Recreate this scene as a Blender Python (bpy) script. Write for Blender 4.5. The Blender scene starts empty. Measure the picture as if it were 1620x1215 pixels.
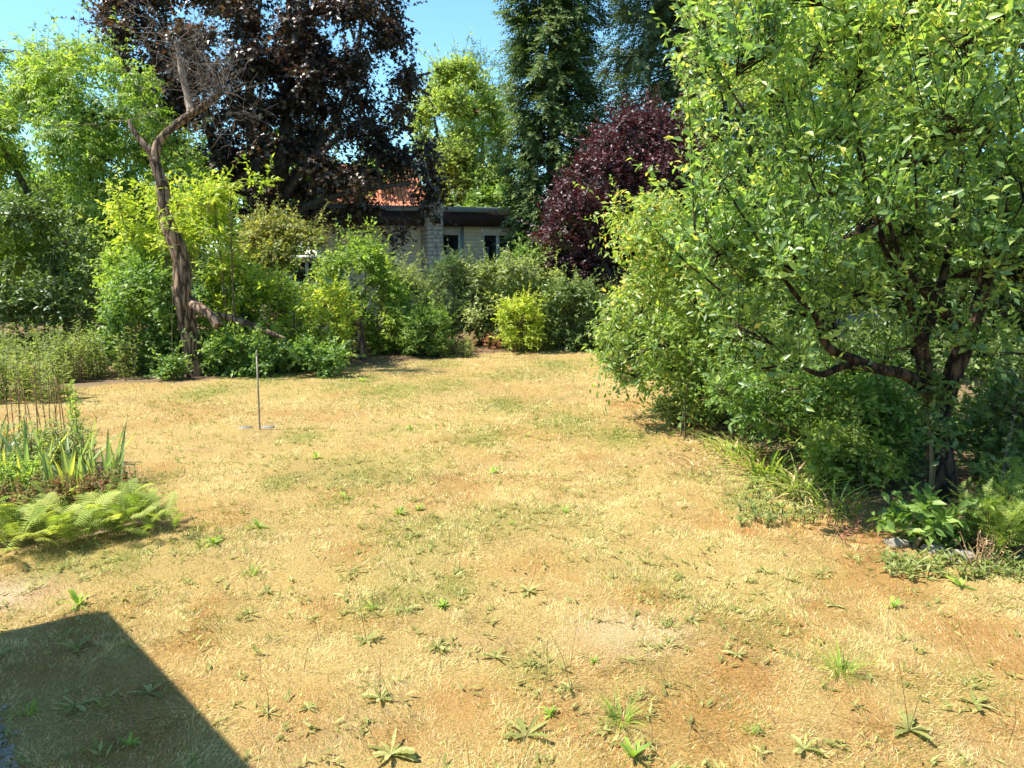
import bpy, math, random
import numpy as np
from mathutils import Matrix, Vector

# ------------------------------------------------------------------ camera, sky, sun
F = 1224.0                       # focal length in photo pixels (1620 wide)
H = 2.3                          # eye height
PITCH = math.atan(207.5 / F)
SP, CP = math.sin(PITCH), math.cos(PITCH)
SUN_EL = math.radians(57)
SUN_H = np.array([-0.985, -0.170])            # ground direction towards the sun
sc = bpy.context.scene
COL = sc.collection
cam = bpy.data.cameras.new('camera')
cam.sensor_width = 36.0
cam.lens = 36.0 * F / 1620.0
cam.clip_end = 3000
cam_o = bpy.data.objects.new('camera', cam)
cam_o.location = (0, 0, H)
cam_o.rotation_euler = (math.pi / 2 - PITCH, 0, 0)
COL.objects.link(cam_o)
sc.camera = cam_o
w = bpy.data.worlds.new('World')
sc.world = w
w.use_nodes = True
nt = w.node_tree
sky = nt.nodes.new('ShaderNodeTexSky')
sky.sky_type = 'NISHITA'
sky.sun_disc = False
sky.sun_elevation = SUN_EL
sky.sun_rotation = math.atan2(SUN_H[0], SUN_H[1])
sky.air_density = 1.0
sky.dust_density = 0.3
sky.ozone_density = 2.0
bg = nt.nodes['Background']
bg.inputs['Strength'].default_value = 0.118
tint = nt.nodes.new('ShaderNodeMix')
tint.data_type = 'RGBA'
tint.blend_type = 'MULTIPLY'
tint.inputs[0].default_value = 1.0
tint.inputs[7].default_value = (0.70, 0.98, 1.0, 1)      # the phone's cyan white balance, over the whole sky
nt.links.new(sky.outputs['Color'], tint.inputs[6])
nt.links.new(tint.outputs[2], bg.inputs['Color'])
sun = bpy.data.lights.new('sun', 'SUN')
sun.energy = 5.0
sun.angle = math.radians(0.5)
sun.color = (1.0, 0.95, 0.86)
sun_o = bpy.data.objects.new('sun', sun)
SUNV = Vector((SUN_H[0] * math.cos(SUN_EL), SUN_H[1] * math.cos(SUN_EL), math.sin(SUN_EL))).normalized()
sun_o.rotation_euler = SUNV.to_track_quat('Z', 'Y').to_euler()
sun_o.location = (-20, 5, 30)
COL.objects.link(sun_o)
vs = sc.view_settings
vs.view_transform = 'Standard'
vs.look = 'None'
vs.gamma = 1.0
vs.use_curve_mapping = False
vs.exposure = 1.25

# ------------------------------------------------------------------ helpers
RNG = np.random.default_rng(11)
UP = np.array([0, 0, 1.0])


def ray(px, py):
    xc, yc = (px - 810) / F, -(py - 607.5) / F
    return np.array([xc, CP + yc * SP, -SP + yc * CP])


def at(px, py, Y):
    d = ray(px, py)
    return np.array([0, 0, H]) + d * (Y / d[1])


def gp(px, py):
    d = ray(px, py)
    p = np.array([0, 0, H]) + d * (H / -d[2])
    p[2] = 0
    return p


def mpp(Y):
    return Y / F


def nrm(a):
    return a / np.maximum(np.linalg.norm(a, axis=-1, keepdims=True), 1e-9)


def rvec(n, rng):
    return nrm(rng.normal(size=(n, 3)))


_lat = {}


def vnoise(x, y, s, seed=0):
    if seed not in _lat:
        _lat[seed] = np.random.default_rng(1000 + seed).random((64, 64))
    L = _lat[seed]
    u, v = np.asarray(x) / s + 100, np.asarray(y) / s + 100
    i, j = np.floor(u).astype(int), np.floor(v).astype(int)
    a, b = u - i, v - j
    a, b = a * a * (3 - 2 * a), b * b * (3 - 2 * b)
    g = lambda p, q: L[p % 64, q % 64]
    return (g(i, j) * (1 - a) + g(i + 1, j) * a) * (1 - b) + (g(i, j + 1) * (1 - a) + g(i + 1, j + 1) * a) * b


def fbm(x, y, s, seed=0):
    return (vnoise(x, y, s, seed) + .5 * vnoise(x, y, s / 2.1, seed + 1) + .25 * vnoise(x, y, s / 4.3, seed + 2)) / 1.75


def inside(px, py, poly):
    px, py = np.asarray(px, float), np.asarray(py, float)
    r = np.zeros(px.shape, bool)
    n = len(poly)
    for k in range(n):
        x1, y1 = poly[k][:2]
        x2, y2 = poly[(k + 1) % n][:2]
        c = (y1 > py) != (y2 > py)
        t = (x2 - x1) * (py - y1) / ((y2 - y1) if y2 != y1 else 1e-9) + x1
        r ^= c & (px < t)
    return r


def edge_dist(px, py, poly):
    px, py = np.asarray(px, float), np.asarray(py, float)
    best = np.full(px.shape, 1e9)
    n = len(poly)
    for k in range(n):
        x1, y1 = poly[k][:2]
        x2, y2 = poly[(k + 1) % n][:2]
        dx, dy = x2 - x1, y2 - y1
        t = np.clip(((px - x1) * dx + (py - y1) * dy) / (dx * dx + dy * dy + 1e-9), 0, 1)
        best = np.minimum(best, np.hypot(px - x1 - t * dx, py - y1 - t * dy))
    return best


# ---- objects
def origin(o):
    v = np.zeros(3)
    while o is not None:
        v += np.array(o.location)
        o = o.parent
    return v


def thing(name, label, cat, loc=(0, 0, 0), group=None, rz=0):
    o = bpy.data.objects.new(name, None)
    o.location = tuple(float(q) for q in loc)
    o.rotation_euler = (0, 0, rz)
    o.empty_display_size = .1
    COL.objects.link(o)
    o['label'] = label
    o['category'] = cat
    if group:
        o['group'] = group
    return o


def tag(o, label=None, cat=None, group=None, kind=None):
    for k, v in (('label', label), ('category', cat), ('group', group), ('kind', kind)):
        if v:
            o[k] = v
    return o


class MB:
    """collects vertices and faces (equal-size face blocks) and links them as one mesh"""

    def __init__(s):
        s.v, s.f, s.a, s.c, s.n = [], [], [], [], 0

    def add(s, V, faces, attr=None, col=None):
        V = np.asarray(V, float).reshape(-1, 3)
        s.v.append(V)
        for fa in faces:
            fa = np.asarray(fa, int)
            if fa.ndim == 1:
                fa = fa[None]
            s.f.append(fa + s.n)
        s.a.append(np.full(len(V), .5) if attr is None else np.broadcast_to(attr, (len(V),)))
        s.c.append(np.ones((len(V), 4)) if col is None else col)
        s.n += len(V)
        return s

    def inst(s, T, faces, p, a, n, size, attr):
        """template T copied to N frames: position p, axis a (template +y), normal hint n (template +z)"""
        a = nrm(a)
        x = nrm(np.cross(a, n))
        z = np.cross(x, a)
        T = np.asarray(T, float)
        sz = np.asarray(size, float)
        sz = sz[:, None, None] if sz.ndim == 1 else sz
        V = p[:, None, :] + sz * (T[None, :, 0:1] * x[:, None, :] + T[None, :, 1:2] * a[:, None, :] + T[None, :, 2:3] * z[:, None, :])
        V[..., 2] = np.maximum(V[..., 2], .012)
        k, N = len(T), len(p)
        off = (np.arange(N) * k)[:, None, None]
        s.add(V.reshape(-1, 3), [(np.asarray(fa)[None] + off).reshape(-1, np.asarray(fa).shape[1]) for fa in faces], np.repeat(attr, k))
        return s

    def tubes(s, P, R, sides=3, attr=.5, cap=False):
        """P (M,K,3) polylines, R (M,K) radii"""
        P = np.asarray(P, float)
        R = np.asarray(R, float)
        M, K, _ = P.shape
        t = np.empty_like(P)
        t[:, 1:-1] = P[:, 2:] - P[:, :-2]
        t[:, 0] = P[:, 1] - P[:, 0]
        t[:, -1] = P[:, -1] - P[:, -2]
        t = nrm(t)
        ref = np.where(np.abs(t[:, :1, 2:3]) > .9, np.array([1., 0, 0]), UP)
        x = nrm(np.cross(t, np.broadcast_to(ref, t.shape)))
        y = np.cross(t, x)
        an = np.linspace(0, 2 * np.pi, sides, endpoint=False)
        V = P[:, :, None, :] + R[:, :, None, None] * (np.cos(an)[None, None, :, None] * x[:, :, None, :] + np.sin(an)[None, None, :, None] * y[:, :, None, :])
        i = np.arange(M)[:, None, None] * K * sides
        k = np.arange(K - 1)[None, :, None] * sides
        j = np.arange(sides)[None, None, :]
        j2 = (j + 1) % sides
        q = np.stack([i + k + j, i + k + j2, i + k + sides + j2, i + k + sides + j], -1).reshape(-1, 4)
        fs = [q]
        if cap:
            e = (np.arange(M) * K * sides)[:, None] + (K - 1) * sides + np.arange(sides)[None]
            fs.append(e)
        s.add(V.reshape(-1, 3), fs, attr)
        return s

    def box(s, lo, hi, M=None, bev=0):
        lo, hi = np.array(lo, float), np.array(hi, float)
        V = np.array([[(lo, hi)[i][0], (lo, hi)[j][1], (lo, hi)[k][2]] for i in (0, 1) for j in (0, 1) for k in (0, 1)])
        if M is not None:
            V = V @ M[0].T + M[1]
        s.add(V, [[(0, 1, 3, 2), (4, 6, 7, 5), (0, 4, 5, 1), (2, 3, 7, 6), (0, 2, 6, 4), (1, 5, 7, 3)]])
        return s

    def mesh(s, name, mat, org=(0, 0, 0), smooth=False):
        V = np.concatenate(s.v) - np.asarray(org)
        me = bpy.data.meshes.new(name)
        me.vertices.add(len(V))
        me.vertices.foreach_set('co', V.astype(np.float32).ravel())
        lens = np.concatenate([np.full(len(f), f.shape[1]) for f in s.f])
        loops = np.concatenate([f.ravel() for f in s.f])
        me.loops.add(len(loops))
        me.loops.foreach_set('vertex_index', loops.astype(np.int32))
        me.polygons.add(len(lens))
        me.polygons.foreach_set('loop_start', np.concatenate([[0], np.cumsum(lens)[:-1]]).astype(np.int32))
        me.update(calc_edges=True)
        if smooth:
            me.polygons.foreach_set('use_smooth', np.ones(len(lens), bool))
        at_ = me.attributes.new('lr', 'FLOAT', 'POINT')
        at_.data.foreach_set('value', np.concatenate(s.a).astype(np.float32))
        if any(c is not None and (c != 1).any() for c in s.c):
            ca = me.attributes.new('Col', 'FLOAT_COLOR', 'POINT')
            ca.data.foreach_set('color', np.concatenate(s.c).astype(np.float32).ravel())
        me.materials.append(mat)
        return me

    def build(s, name, mat, parent=None, smooth=False, kind=None):
        org = origin(parent) if parent is not None else (0, 0, 0)
        o = bpy.data.objects.new(name, s.mesh(name, mat, org, smooth))
        COL.objects.link(o)
        if parent is not None:
            o.parent = parent
        if kind:
            o['kind'] = kind
        return o


def smooth_path(pts, n):
    pts = np.asarray(pts, float)
    K = len(pts)
    if K < 3:
        t = np.linspace(0, 1, n)[:, None]
        return pts[0] * (1 - t) + pts[-1] * t
    P = np.vstack([2 * pts[0] - pts[1], pts, 2 * pts[-1] - pts[-2]])
    out = []
    for u in np.linspace(0, K - 1 - 1e-6, n):
        i = int(u)
        t = u - i
        a, b, c, d = P[i], P[i + 1], P[i + 2], P[i + 3]
        out.append(.5 * ((2 * b) + (-a + c) * t + (2 * a - 5 * b + 4 * c - d) * t * t + (-a + 3 * b - 3 * c + d) * t ** 3))
    return np.array(out)


def bark_tube(mb, pts, radii, n=24, sides=14, ridge=.12, seed=0, knots=0, cap=True):
    """a limb with furrowed, uneven bark"""
    P = smooth_path(pts, n)
    R = np.interp(np.linspace(0, 1, n), np.linspace(0, 1, len(radii)), radii)
    rng = np.random.default_rng(seed)
    t = np.gradient(P, axis=0)
    t = nrm(t)
    ref = np.array([0, 1., 0.1]) if abs(t[:, 1].mean()) < .8 else np.array([1., 0, 0])
    x = nrm(np.cross(t, ref))
    y = np.cross(t, x)
    an = np.linspace(0, 2 * np.pi, sides, endpoint=False)
    L = np.concatenate([[0], np.cumsum(np.linalg.norm(np.diff(P, axis=0), axis=1))])
    aa, ll = np.meshgrid(an, L)
    sc_ = max(R.max(), .02)
    d = fbm(aa * 4.5 + seed * 7.3 + .6 * np.sin(ll / sc_), ll / sc_ * .35, 1.0, 3) - .5
    dd = fbm(np.cos(aa) * 2 + seed, ll / sc_ * .8 + np.sin(aa) * 2, 1.6, 8) - .5
    rr = R[:, None] * (1 + ridge * 2.2 * d + ridge * 1.5 * dd)
    V = P[:, None, :] + rr[..., None] * (np.cos(an)[None, :, None] * x[:, None, :] + np.sin(an)[None, :, None] * y[:, None, :])
    k = np.arange(n - 1)[:, None] * sides
    j = np.arange(sides)[None]
    j2 = (j + 1) % sides
    q = np.stack([k + j, k + j2, k + sides + j2, k + sides + j], -1).reshape(-1, 4)
    fs = [q]
    if cap:
        fs.append(np.arange(sides)[None] + (n - 1) * sides)
    mb.add(V.reshape(-1, 3), fs, .5)
    return mb


# ---- materials
def new_mat(name):
    m = bpy.data.materials.new(name)
    m.use_nodes = True
    n = m.node_tree
    n.nodes.clear()
    out = n.nodes.new('ShaderNodeOutputMaterial')
    return m, n, out


def ramp(n, stops, fac):
    r = n.nodes.new('ShaderNodeValToRGB')
    e = r.color_ramp.elements
    while len(e) < len(stops):
        e.new(.5)
    for q, (p, c) in zip(e, stops):
        q.position = p
        q.color = (*c, 1)
    n.links.new(fac, r.inputs['Fac'])
    return r.outputs['Color']


def leaf_mat(name, stops, trans=.4, rough=.5, spec=.35, tint=(1.5, 1.6, .65), gain=1.3, warm=(1.1, 1.0, 1.25)):
    m, n, out = new_mat(name)
    a = n.nodes.new('ShaderNodeAttribute')
    a.attribute_name = 'lr'
    if len(stops[0]) == 3:
        stops = [(i / max(1, len(stops) - 1), c) for i, c in enumerate(stops)]
    c = ramp(n, [(q, tuple(min(.75, v * gain * g_) for v, g_ in zip(cc, warm))) for q, cc in stops], a.outputs['Fac'])
    p = n.nodes.new('ShaderNodeBsdfPrincipled')
    n.links.new(c, p.inputs['Base Color'])
    p.inputs['Roughness'].default_value = rough
    p.inputs['Specular IOR Level'].default_value = spec
    t = n.nodes.new('ShaderNodeBsdfTranslucent')
    mx = n.nodes.new('ShaderNodeMix')
    mx.data_type = 'RGBA'
    mx.blend_type = 'MULTIPLY'
    mx.clamp_result = False
    mx.inputs[0].default_value = 1
    n.links.new(c, mx.inputs[6])
    mx.inputs[7].default_value = (*tint, 1)
    n.links.new(mx.outputs[2], t.inputs['Color'])
    ms = n.nodes.new('ShaderNodeMixShader')
    ms.inputs[0].default_value = trans
    n.links.new(p.outputs[0], ms.inputs[1])
    n.links.new(t.outputs[0], ms.inputs[2])
    n.links.new(ms.outputs[0], out.inputs['Surface'])
    return m


def surf_mat(name, c1, c2, scale=6, rough=.8, stretch=(1, 1, 1), bump=.3, c3=None, spec=.3, detail=6, crack=0):
    m, n, out = new_mat(name)
    tc = n.nodes.new('ShaderNodeTexCoord')
    mp = n.nodes.new('ShaderNodeMapping')
    mp.inputs['Scale'].default_value = stretch
    n.links.new(tc.outputs['Object'], mp.inputs['Vector'])
    nz = n.nodes.new('ShaderNodeTexNoise')
    nz.inputs['Scale'].default_value = scale
    nz.inputs['Detail'].default_value = detail
    nz.inputs['Roughness'].default_value = .65
    n.links.new(mp.outputs[0], nz.inputs['Vector'])
    st = [(.3, c1), (.7, c2)] if c3 is None else [(.28, c1), (.5, c2), (.72, c3)]
    c = ramp(n, st, nz.outputs['Fac'])
    h = nz.outputs['Fac']
    if crack:
        vo = n.nodes.new('ShaderNodeTexVoronoi')
        vo.feature = 'DISTANCE_TO_EDGE'
        vo.inputs['Scale'].default_value = crack
        vm = n.nodes.new('ShaderNodeVectorMath')
        vm.operation = 'MULTIPLY_ADD'
        n.links.new(nz.outputs['Color'], vm.inputs[0])
        vm.inputs[1].default_value = (.12, .12, .06)
        n.links.new(mp.outputs[0], vm.inputs[2])
        n.links.new(vm.outputs[0], vo.inputs['Vector'])
        k = ramp(n, [(0, (.16, .14, .12)), (.13, (.8, .8, .8)), (.4, (1.15, 1.12, 1.1))], vo.outputs['Distance'])
        mx = n.nodes.new('ShaderNodeMix')
        mx.data_type = 'RGBA'
        mx.blend_type = 'MULTIPLY'
        mx.inputs[0].default_value = 1
        n.links.new(c, mx.inputs[6])
        n.links.new(k, mx.inputs[7])
        c = mx.outputs[2]
        hm = n.nodes.new('ShaderNodeMath')
        hm.operation = 'MULTIPLY_ADD'
        n.links.new(k, hm.inputs[0])
        hm.inputs[1].default_value = 1.5
        n.links.new(nz.outputs['Fac'], hm.inputs[2])
        h = hm.outputs[0]
    p = n.nodes.new('ShaderNodeBsdfPrincipled')
    p.inputs['Roughness'].default_value = rough
    p.inputs['Specular IOR Level'].default_value = spec
    n.links.new(c, p.inputs['Base Color'])
    if bump:
        b = n.nodes.new('ShaderNodeBump')
        b.inputs['Strength'].default_value = bump
        b.inputs['Distance'].default_value = .03
        n.links.new(h, b.inputs['Height'])
        n.links.new(b.outputs[0], p.inputs['Normal'])
    n.links.new(p.outputs[0], out.inputs['Surface'])
    return m


def attr_mat(name, scale=60, rough=.9, trans=0.0):
    """colour from the Col attribute with fine noise on top"""
    m, n, out = new_mat(name)
    a = n.nodes.new('ShaderNodeAttribute')
    a.attribute_name = 'Col'
    tc = n.nodes.new('ShaderNodeTexCoord')
    p = n.nodes.new('ShaderNodeBsdfPrincipled')
    p.inputs['Roughness'].default_value = rough
    p.inputs['Specular IOR Level'].default_value = .15
    if scale:
        nz = n.nodes.new('ShaderNodeTexNoise')
        nz.inputs['Scale'].default_value = scale
        nz.inputs['Detail'].default_value = 8
        nz.inputs['Roughness'].default_value = .75
        n.links.new(tc.outputs['Object'], nz.inputs['Vector'])
        c = ramp(n, [(.32, (.3, .26, .23)), (.52, (.95, .95, .95)), (.72, (1.5, 1.48, 1.4))], nz.outputs['Fac'])
        mx = n.nodes.new('ShaderNodeMix')
        mx.data_type = 'RGBA'
        mx.blend_type = 'MULTIPLY'
        mx.inputs[0].default_value = 1
        n.links.new(a.outputs['Color'], mx.inputs[6])
        n.links.new(c, mx.inputs[7])
        n.links.new(mx.outputs[2], p.inputs['Base Color'])
        b = n.nodes.new('ShaderNodeBump')
        b.inputs['Strength'].default_value = .6
        b.inputs['Distance'].default_value = .02
        n.links.new(nz.outputs['Fac'], b.inputs['Height'])
        n.links.new(b.outputs[0], p.inputs['Normal'])
    else:
        n.links.new(a.outputs['Color'], p.inputs['Base Color'])
    s = p.outputs[0]
    if trans:
        t = n.nodes.new('ShaderNodeBsdfTranslucent')
        n.links.new(a.outputs['Color'], t.inputs['Color'])
        ms = n.nodes.new('ShaderNodeMixShader')
        ms.inputs[0].default_value = trans
        n.links.new(s, ms.inputs[1])
        n.links.new(t.outputs[0], ms.inputs[2])
        s = ms.outputs[0]
    n.links.new(s, out.inputs['Surface'])
    return m


M = {}
M['ground'] = attr_mat('dry_ground', 85)
M['blade'] = attr_mat('grass_blades', 0, .75, .3)
M['bark'] = surf_mat('grey_brown_bark', (.06, .038, .025), (.33, .22, .15), 10, .95, (1, 1, .22), 1.0, c3=(.14, .09, .062), detail=10, crack=9)
M['bark_dark'] = surf_mat('dark_bark', (.035, .027, .02), (.13, .10, .075), 14, .9, (1, 1, .35), .8)
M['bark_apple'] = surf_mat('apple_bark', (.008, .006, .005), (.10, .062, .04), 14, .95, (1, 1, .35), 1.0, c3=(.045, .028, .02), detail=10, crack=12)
M['deadwood'] = surf_mat('bleached_wood', (.2, .13, .09), (.42, .33, .26), 20, .85, (1, 1, .2), .6)
M['twig'] = surf_mat('dry_twigs', (.09, .07, .055), (.24, .19, .155), 9, .9, bump=0)
M['stem'] = surf_mat('green_brown_stems', (.08, .07, .03), (.17, .13, .06), 9, .8, bump=0)
M['dry_stem'] = surf_mat('dry_stems', (.15, .085, .04), (.34, .22, .11), 9, .85, bump=0)
M['apple'] = leaf_mat('apple_leaves', [(0, (.05, .10, .018)), (.45, (.10, .175, .026)), (.8, (.165, .245, .035)), (.955, (.24, .31, .05)), (.993, (.45, .36, .04))], .48, .34, .7, gain=1.8, warm=(1.14, 1.0, 1.9))
M['apple_old'] = leaf_mat('apple_leaves_pale', [(0, (.07, .12, .022)), (.5, (.14, .21, .035)), (.95, (.27, .31, .06)), (.99, (.42, .3, .05))], .48, .38, .55, gain=1.5, warm=(1.06, 1.02, 1.4))
M['copper'] = leaf_mat('copper_maple_leaves', [(0, (.018, .015, .013)), (.5, (.036, .027, .021)), (.8, (.05, .046, .022)), (.95, (.10, .06, .022)), (1, (.15, .09, .025))], .25, .36, .5, (1.8, 1.1, .7), gain=1.5, warm=(1.06, 1, 1.05))
M['plum'] = leaf_mat('purple_plum_leaves', [(0, (.032, .017, .02)), (.6, (.058, .025, .029)), (1, (.10, .034, .036))], .25, .42, .5, (1.8, .7, .6), warm=(1, 1, 1))
M['elder'] = leaf_mat('box_elder_leaves', [(0, (.08, .14, .022)), (.5, (.15, .23, .036)), (1, (.24, .31, .055))], .5, .5, gain=1.45)
M['lime'] = leaf_mat('sunny_tree_leaves', [(0, (.11, .17, .03)), (.5, (.175, .245, .045)), (1, (.26, .32, .075))], .48, .5, gain=1.4)
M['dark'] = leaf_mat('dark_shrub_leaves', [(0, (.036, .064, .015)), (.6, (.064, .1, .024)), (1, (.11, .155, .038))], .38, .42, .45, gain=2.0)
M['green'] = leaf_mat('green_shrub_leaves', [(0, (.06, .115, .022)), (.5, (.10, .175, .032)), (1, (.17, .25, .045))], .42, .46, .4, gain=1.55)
M['grey'] = leaf_mat('grey_green_leaves', [(0, (.07, .095, .03)), (.6, (.12, .15, .048)), (1, (.21, .24, .085))], .4, .5, .3, gain=2.3)
M['yellow'] = leaf_mat('yellow_green_leaves', [(0, (.17, .215, .022)), (.5, (.25, .295, .03)), (.9, (.36, .37, .05)), (1, (.48, .4, .07))], .48, .5, .35, (1.3, 1.35, .6), warm=(1.0, 1.05, 1.2), gain=1.5)
M['olive'] = leaf_mat('olive_leaves', [(0, (.08, .10, .022)), (.6, (.15, .17, .036)), (1, (.24, .23, .055))], .4, .5, gain=1.55)
M['spruce'] = leaf_mat('spruce_needles', [(0, (.035, .066, .024)), (.6, (.07, .108, .038)), (1, (.13, .165, .058))], .25, .6, .12, gain=1.6, warm=(1.05, 1, 1))
M['hemlock'] = leaf_mat('hanging_spruce_needles', [(0, (.055, .078, .034)), (.6, (.098, .128, .055)), (1, (.155, .18, .078))], .22, .65, .12, warm=(1, 1, 1))
M['weed'] = leaf_mat('weed_leaves', [(0, (.13, .155, .035)), (.5, (.2, .225, .055)), (1, (.33, .345, .11))], .35, .6, .12, gain=1.2)
M['weed_bright'] = leaf_mat('bright_weed_leaves', [(0, (.10, .19, .025)), (.5, (.17, .28, .035)), (1, (.3, .4, .06))], .4, .5, .35)
M['fern'] = leaf_mat('fern_fronds', [(0, (.075, .125, .02)), (.5, (.15, .205, .034)), (1, (.27, .31, .065))], .42, .55, .15, gain=1.45)
M['iris'] = leaf_mat('iris_leaves', [(0, (.10, .165, .06)), (.6, (.18, .25, .09)), (1, (.36, .38, .08))], .4, .45, .4, gain=1.4)
M['sedum'] = leaf_mat('reddish_sedum', [(0, (.11, .15, .03)), (.5, (.19, .19, .045)), (.8, (.24, .11, .045)), (1, (.2, .045, .03))], .3, .6, gain=1.1)
M['golden'] = leaf_mat('goldenrod_leaves', [(0, (.10, .15, .036)), (.5, (.165, .22, .055)), (1, (.27, .30, .09))], .42, .55)
M['orange'] = leaf_mat('orange_petals', [(0, (.6, .13, .02)), (1, (.8, .25, .03))], .3, .5)
M['rust'] = leaf_mat('rust_leaves', [(0, (.2, .08, .04)), (1, (.42, .2, .1))], .3, .6)
M['straw'] = leaf_mat('straw_leaves', [(0, (.36, .24, .10)), (.6, (.52, .38, .17)), (1, (.6, .47, .25))], .3, .7, .2, (1, 1, .9))
M['stone'] = surf_mat('chimney_stone', (.40, .34, .29), (.70, .64, .57), 7, .9, bump=.5, c3=(.54, .46, .40))
M['mortar'] = surf_mat('mortar', (.36, .33, .29), (.48, .44, .4), 20, .95, bump=.2)
M['rock'] = surf_mat('field_stone', (.07, .058, .045), (.30, .26, .21), 9, .95, bump=.9, c3=(.17, .145, .115))
M['siding'] = surf_mat('cream_siding', (.80, .71, .53), (.88, .79, .61), 3, .6, bump=0)
M['fascia'] = surf_mat('brown_fascia', (.045, .028, .024), (.07, .044, .037), 2.5, .55, (.4, .4, 3), .1)
M['metal'] = surf_mat('grey_roof_trim', (.26, .30, .33), (.34, .38, .41), 3, .45, bump=0, spec=.5)
M['white'] = surf_mat('white_paint', (.72, .72, .70), (.82, .82, .8), 4, .45, bump=0)
M['cream'] = surf_mat('cream_box', (.78, .73, .64), (.86, .81, .72), 3, .5, bump=0)
M['tile'] = surf_mat('red_roof_tile', (.36, .12, .06), (.58, .22, .12), 5, .8, bump=.2, c3=(.47, .165, .085))
M['brick'] = surf_mat('pale_brick', (.42, .28, .22), (.58, .44, .36), 9, .9, bump=.2)
M['render'] = surf_mat('house_render', (.62, .59, .53), (.72, .69, .63), 4, .85, bump=.1)
M['steel'] = surf_mat('weathered_steel', (.16, .12, .08), (.32, .26, .19), 30, .5, bump=.1, spec=.5)
M['paver'] = surf_mat('concrete_paver', (.15, .135, .11), (.28, .255, .21), 12, .9, bump=.3)
M['clay'] = surf_mat('pale_clay', (.55, .36, .25), (.68, .48, .36), 10, .85, bump=.2)
M['gravel'] = surf_mat('grey_gravel', (.2, .165, .13), (.4, .34, .28), 40, .9, bump=.5)
m, n_, o_ = new_mat('window_glass')
g_ = n_.nodes.new('ShaderNodeBsdfPrincipled')
g_.inputs['Base Color'].default_value = (.012, .014, .014, 1)
g_.inputs['Roughness'].default_value = .04
g_.inputs['Specular IOR Level'].default_value = .6
n_.links.new(g_.outputs[0], o_.inputs['Surface'])
M['glass'] = m

# ---- leaf templates: unit length along +y, face along +z
T_OVAL = (np.array([(0, 0, 0), (-.19, .28, .08), (-.2, .58, .10), (0, 1, -.12), (.2, .58, .10), (.19, .28, .08), (0, .45, 0)]),
          [[(0, 6, 2, 1), (0, 5, 4, 6)], [(6, 3, 2), (6, 4, 3)]])
T_DIA = (np.array([(0, 0, 0), (-.27, .42, .09), (0, 1, -.04), (.27, .42, .09)]), [[(0, 2, 1), (0, 3, 2)]])
T_LANCE = (np.array([(0, 0, 0), (-.11, .4, .03), (0, 1, -.10), (.11, .4, .03)]), [[(0, 2, 1), (0, 3, 2)]])
T_MAPLE = (np.array([(0, 0, 0), (.5, .22, .05), (.2, .5, .03), (0, 1, -.08), (-.5, .22, .05), (-.2, .5, .03)]), [[(0, 1, 2, 3), (0, 3, 5, 4)]])


def compound():
    V, f = [], []
    for (y0, ang, L, z) in ((.55, 0, .5, -.06), (.35, 55, .46, -.1), (.35, -55, .46, -.1)):
        a = math.radians(ang)
        d = np.array([math.sin(a), math.cos(a), -.35])
        s = np.array([math.cos(a), -math.sin(a), 0])
        b = np.array([0, y0, z * .3])
        i = len(V)
        V += [b, b + d * L * .45 - s * L * .24 + (0, 0, .02), b + d * L, b + d * L * .45 + s * L * .24 + (0, 0, .02)]
        f += [(i, i + 2, i + 1), (i, i + 3, i + 2)]
    return np.array(V), [f]


def sprig(pairs=6, w=.055, ln=.36, ang=48):
    V, f = [], []
    for k in range(pairs):
        y = .05 + .8 * k / pairs
        L = ln * (1 - .55 * k / pairs)
        for sgn in (-1, 1):
            a = math.radians(ang)
            d = np.array([sgn * math.sin(a), math.cos(a), (-.25 if k % 2 else .12)])
            i = len(V)
            V += [(0, y, 0), (0, y + w * 2, 0), tuple(np.array([0, y, 0]) + d * L)]
            f.append((i, i + 1, i + 2) if sgn > 0 else (i, i + 2, i + 1))
    i = len(V)
    V += [(-w, .75, 0), (w, .75, 0), (0, 1.05, 0)]
    f.append((i, i + 1, i + 2))
    return np.array(V), [f]


T_COMP = compound()
T_SPRIG = sprig(5, .055, .33, 42)
T_OVAL4 = (np.array([(0, 0, 0), (-.21, .45, .10), (0, 1, -.10), (.21, .45, .10), (0, .48, 0)]), [[(0, 4, 2, 1), (0, 3, 2, 4)]])
T_FEATHER = sprig(8, .03, .3, 55)


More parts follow.
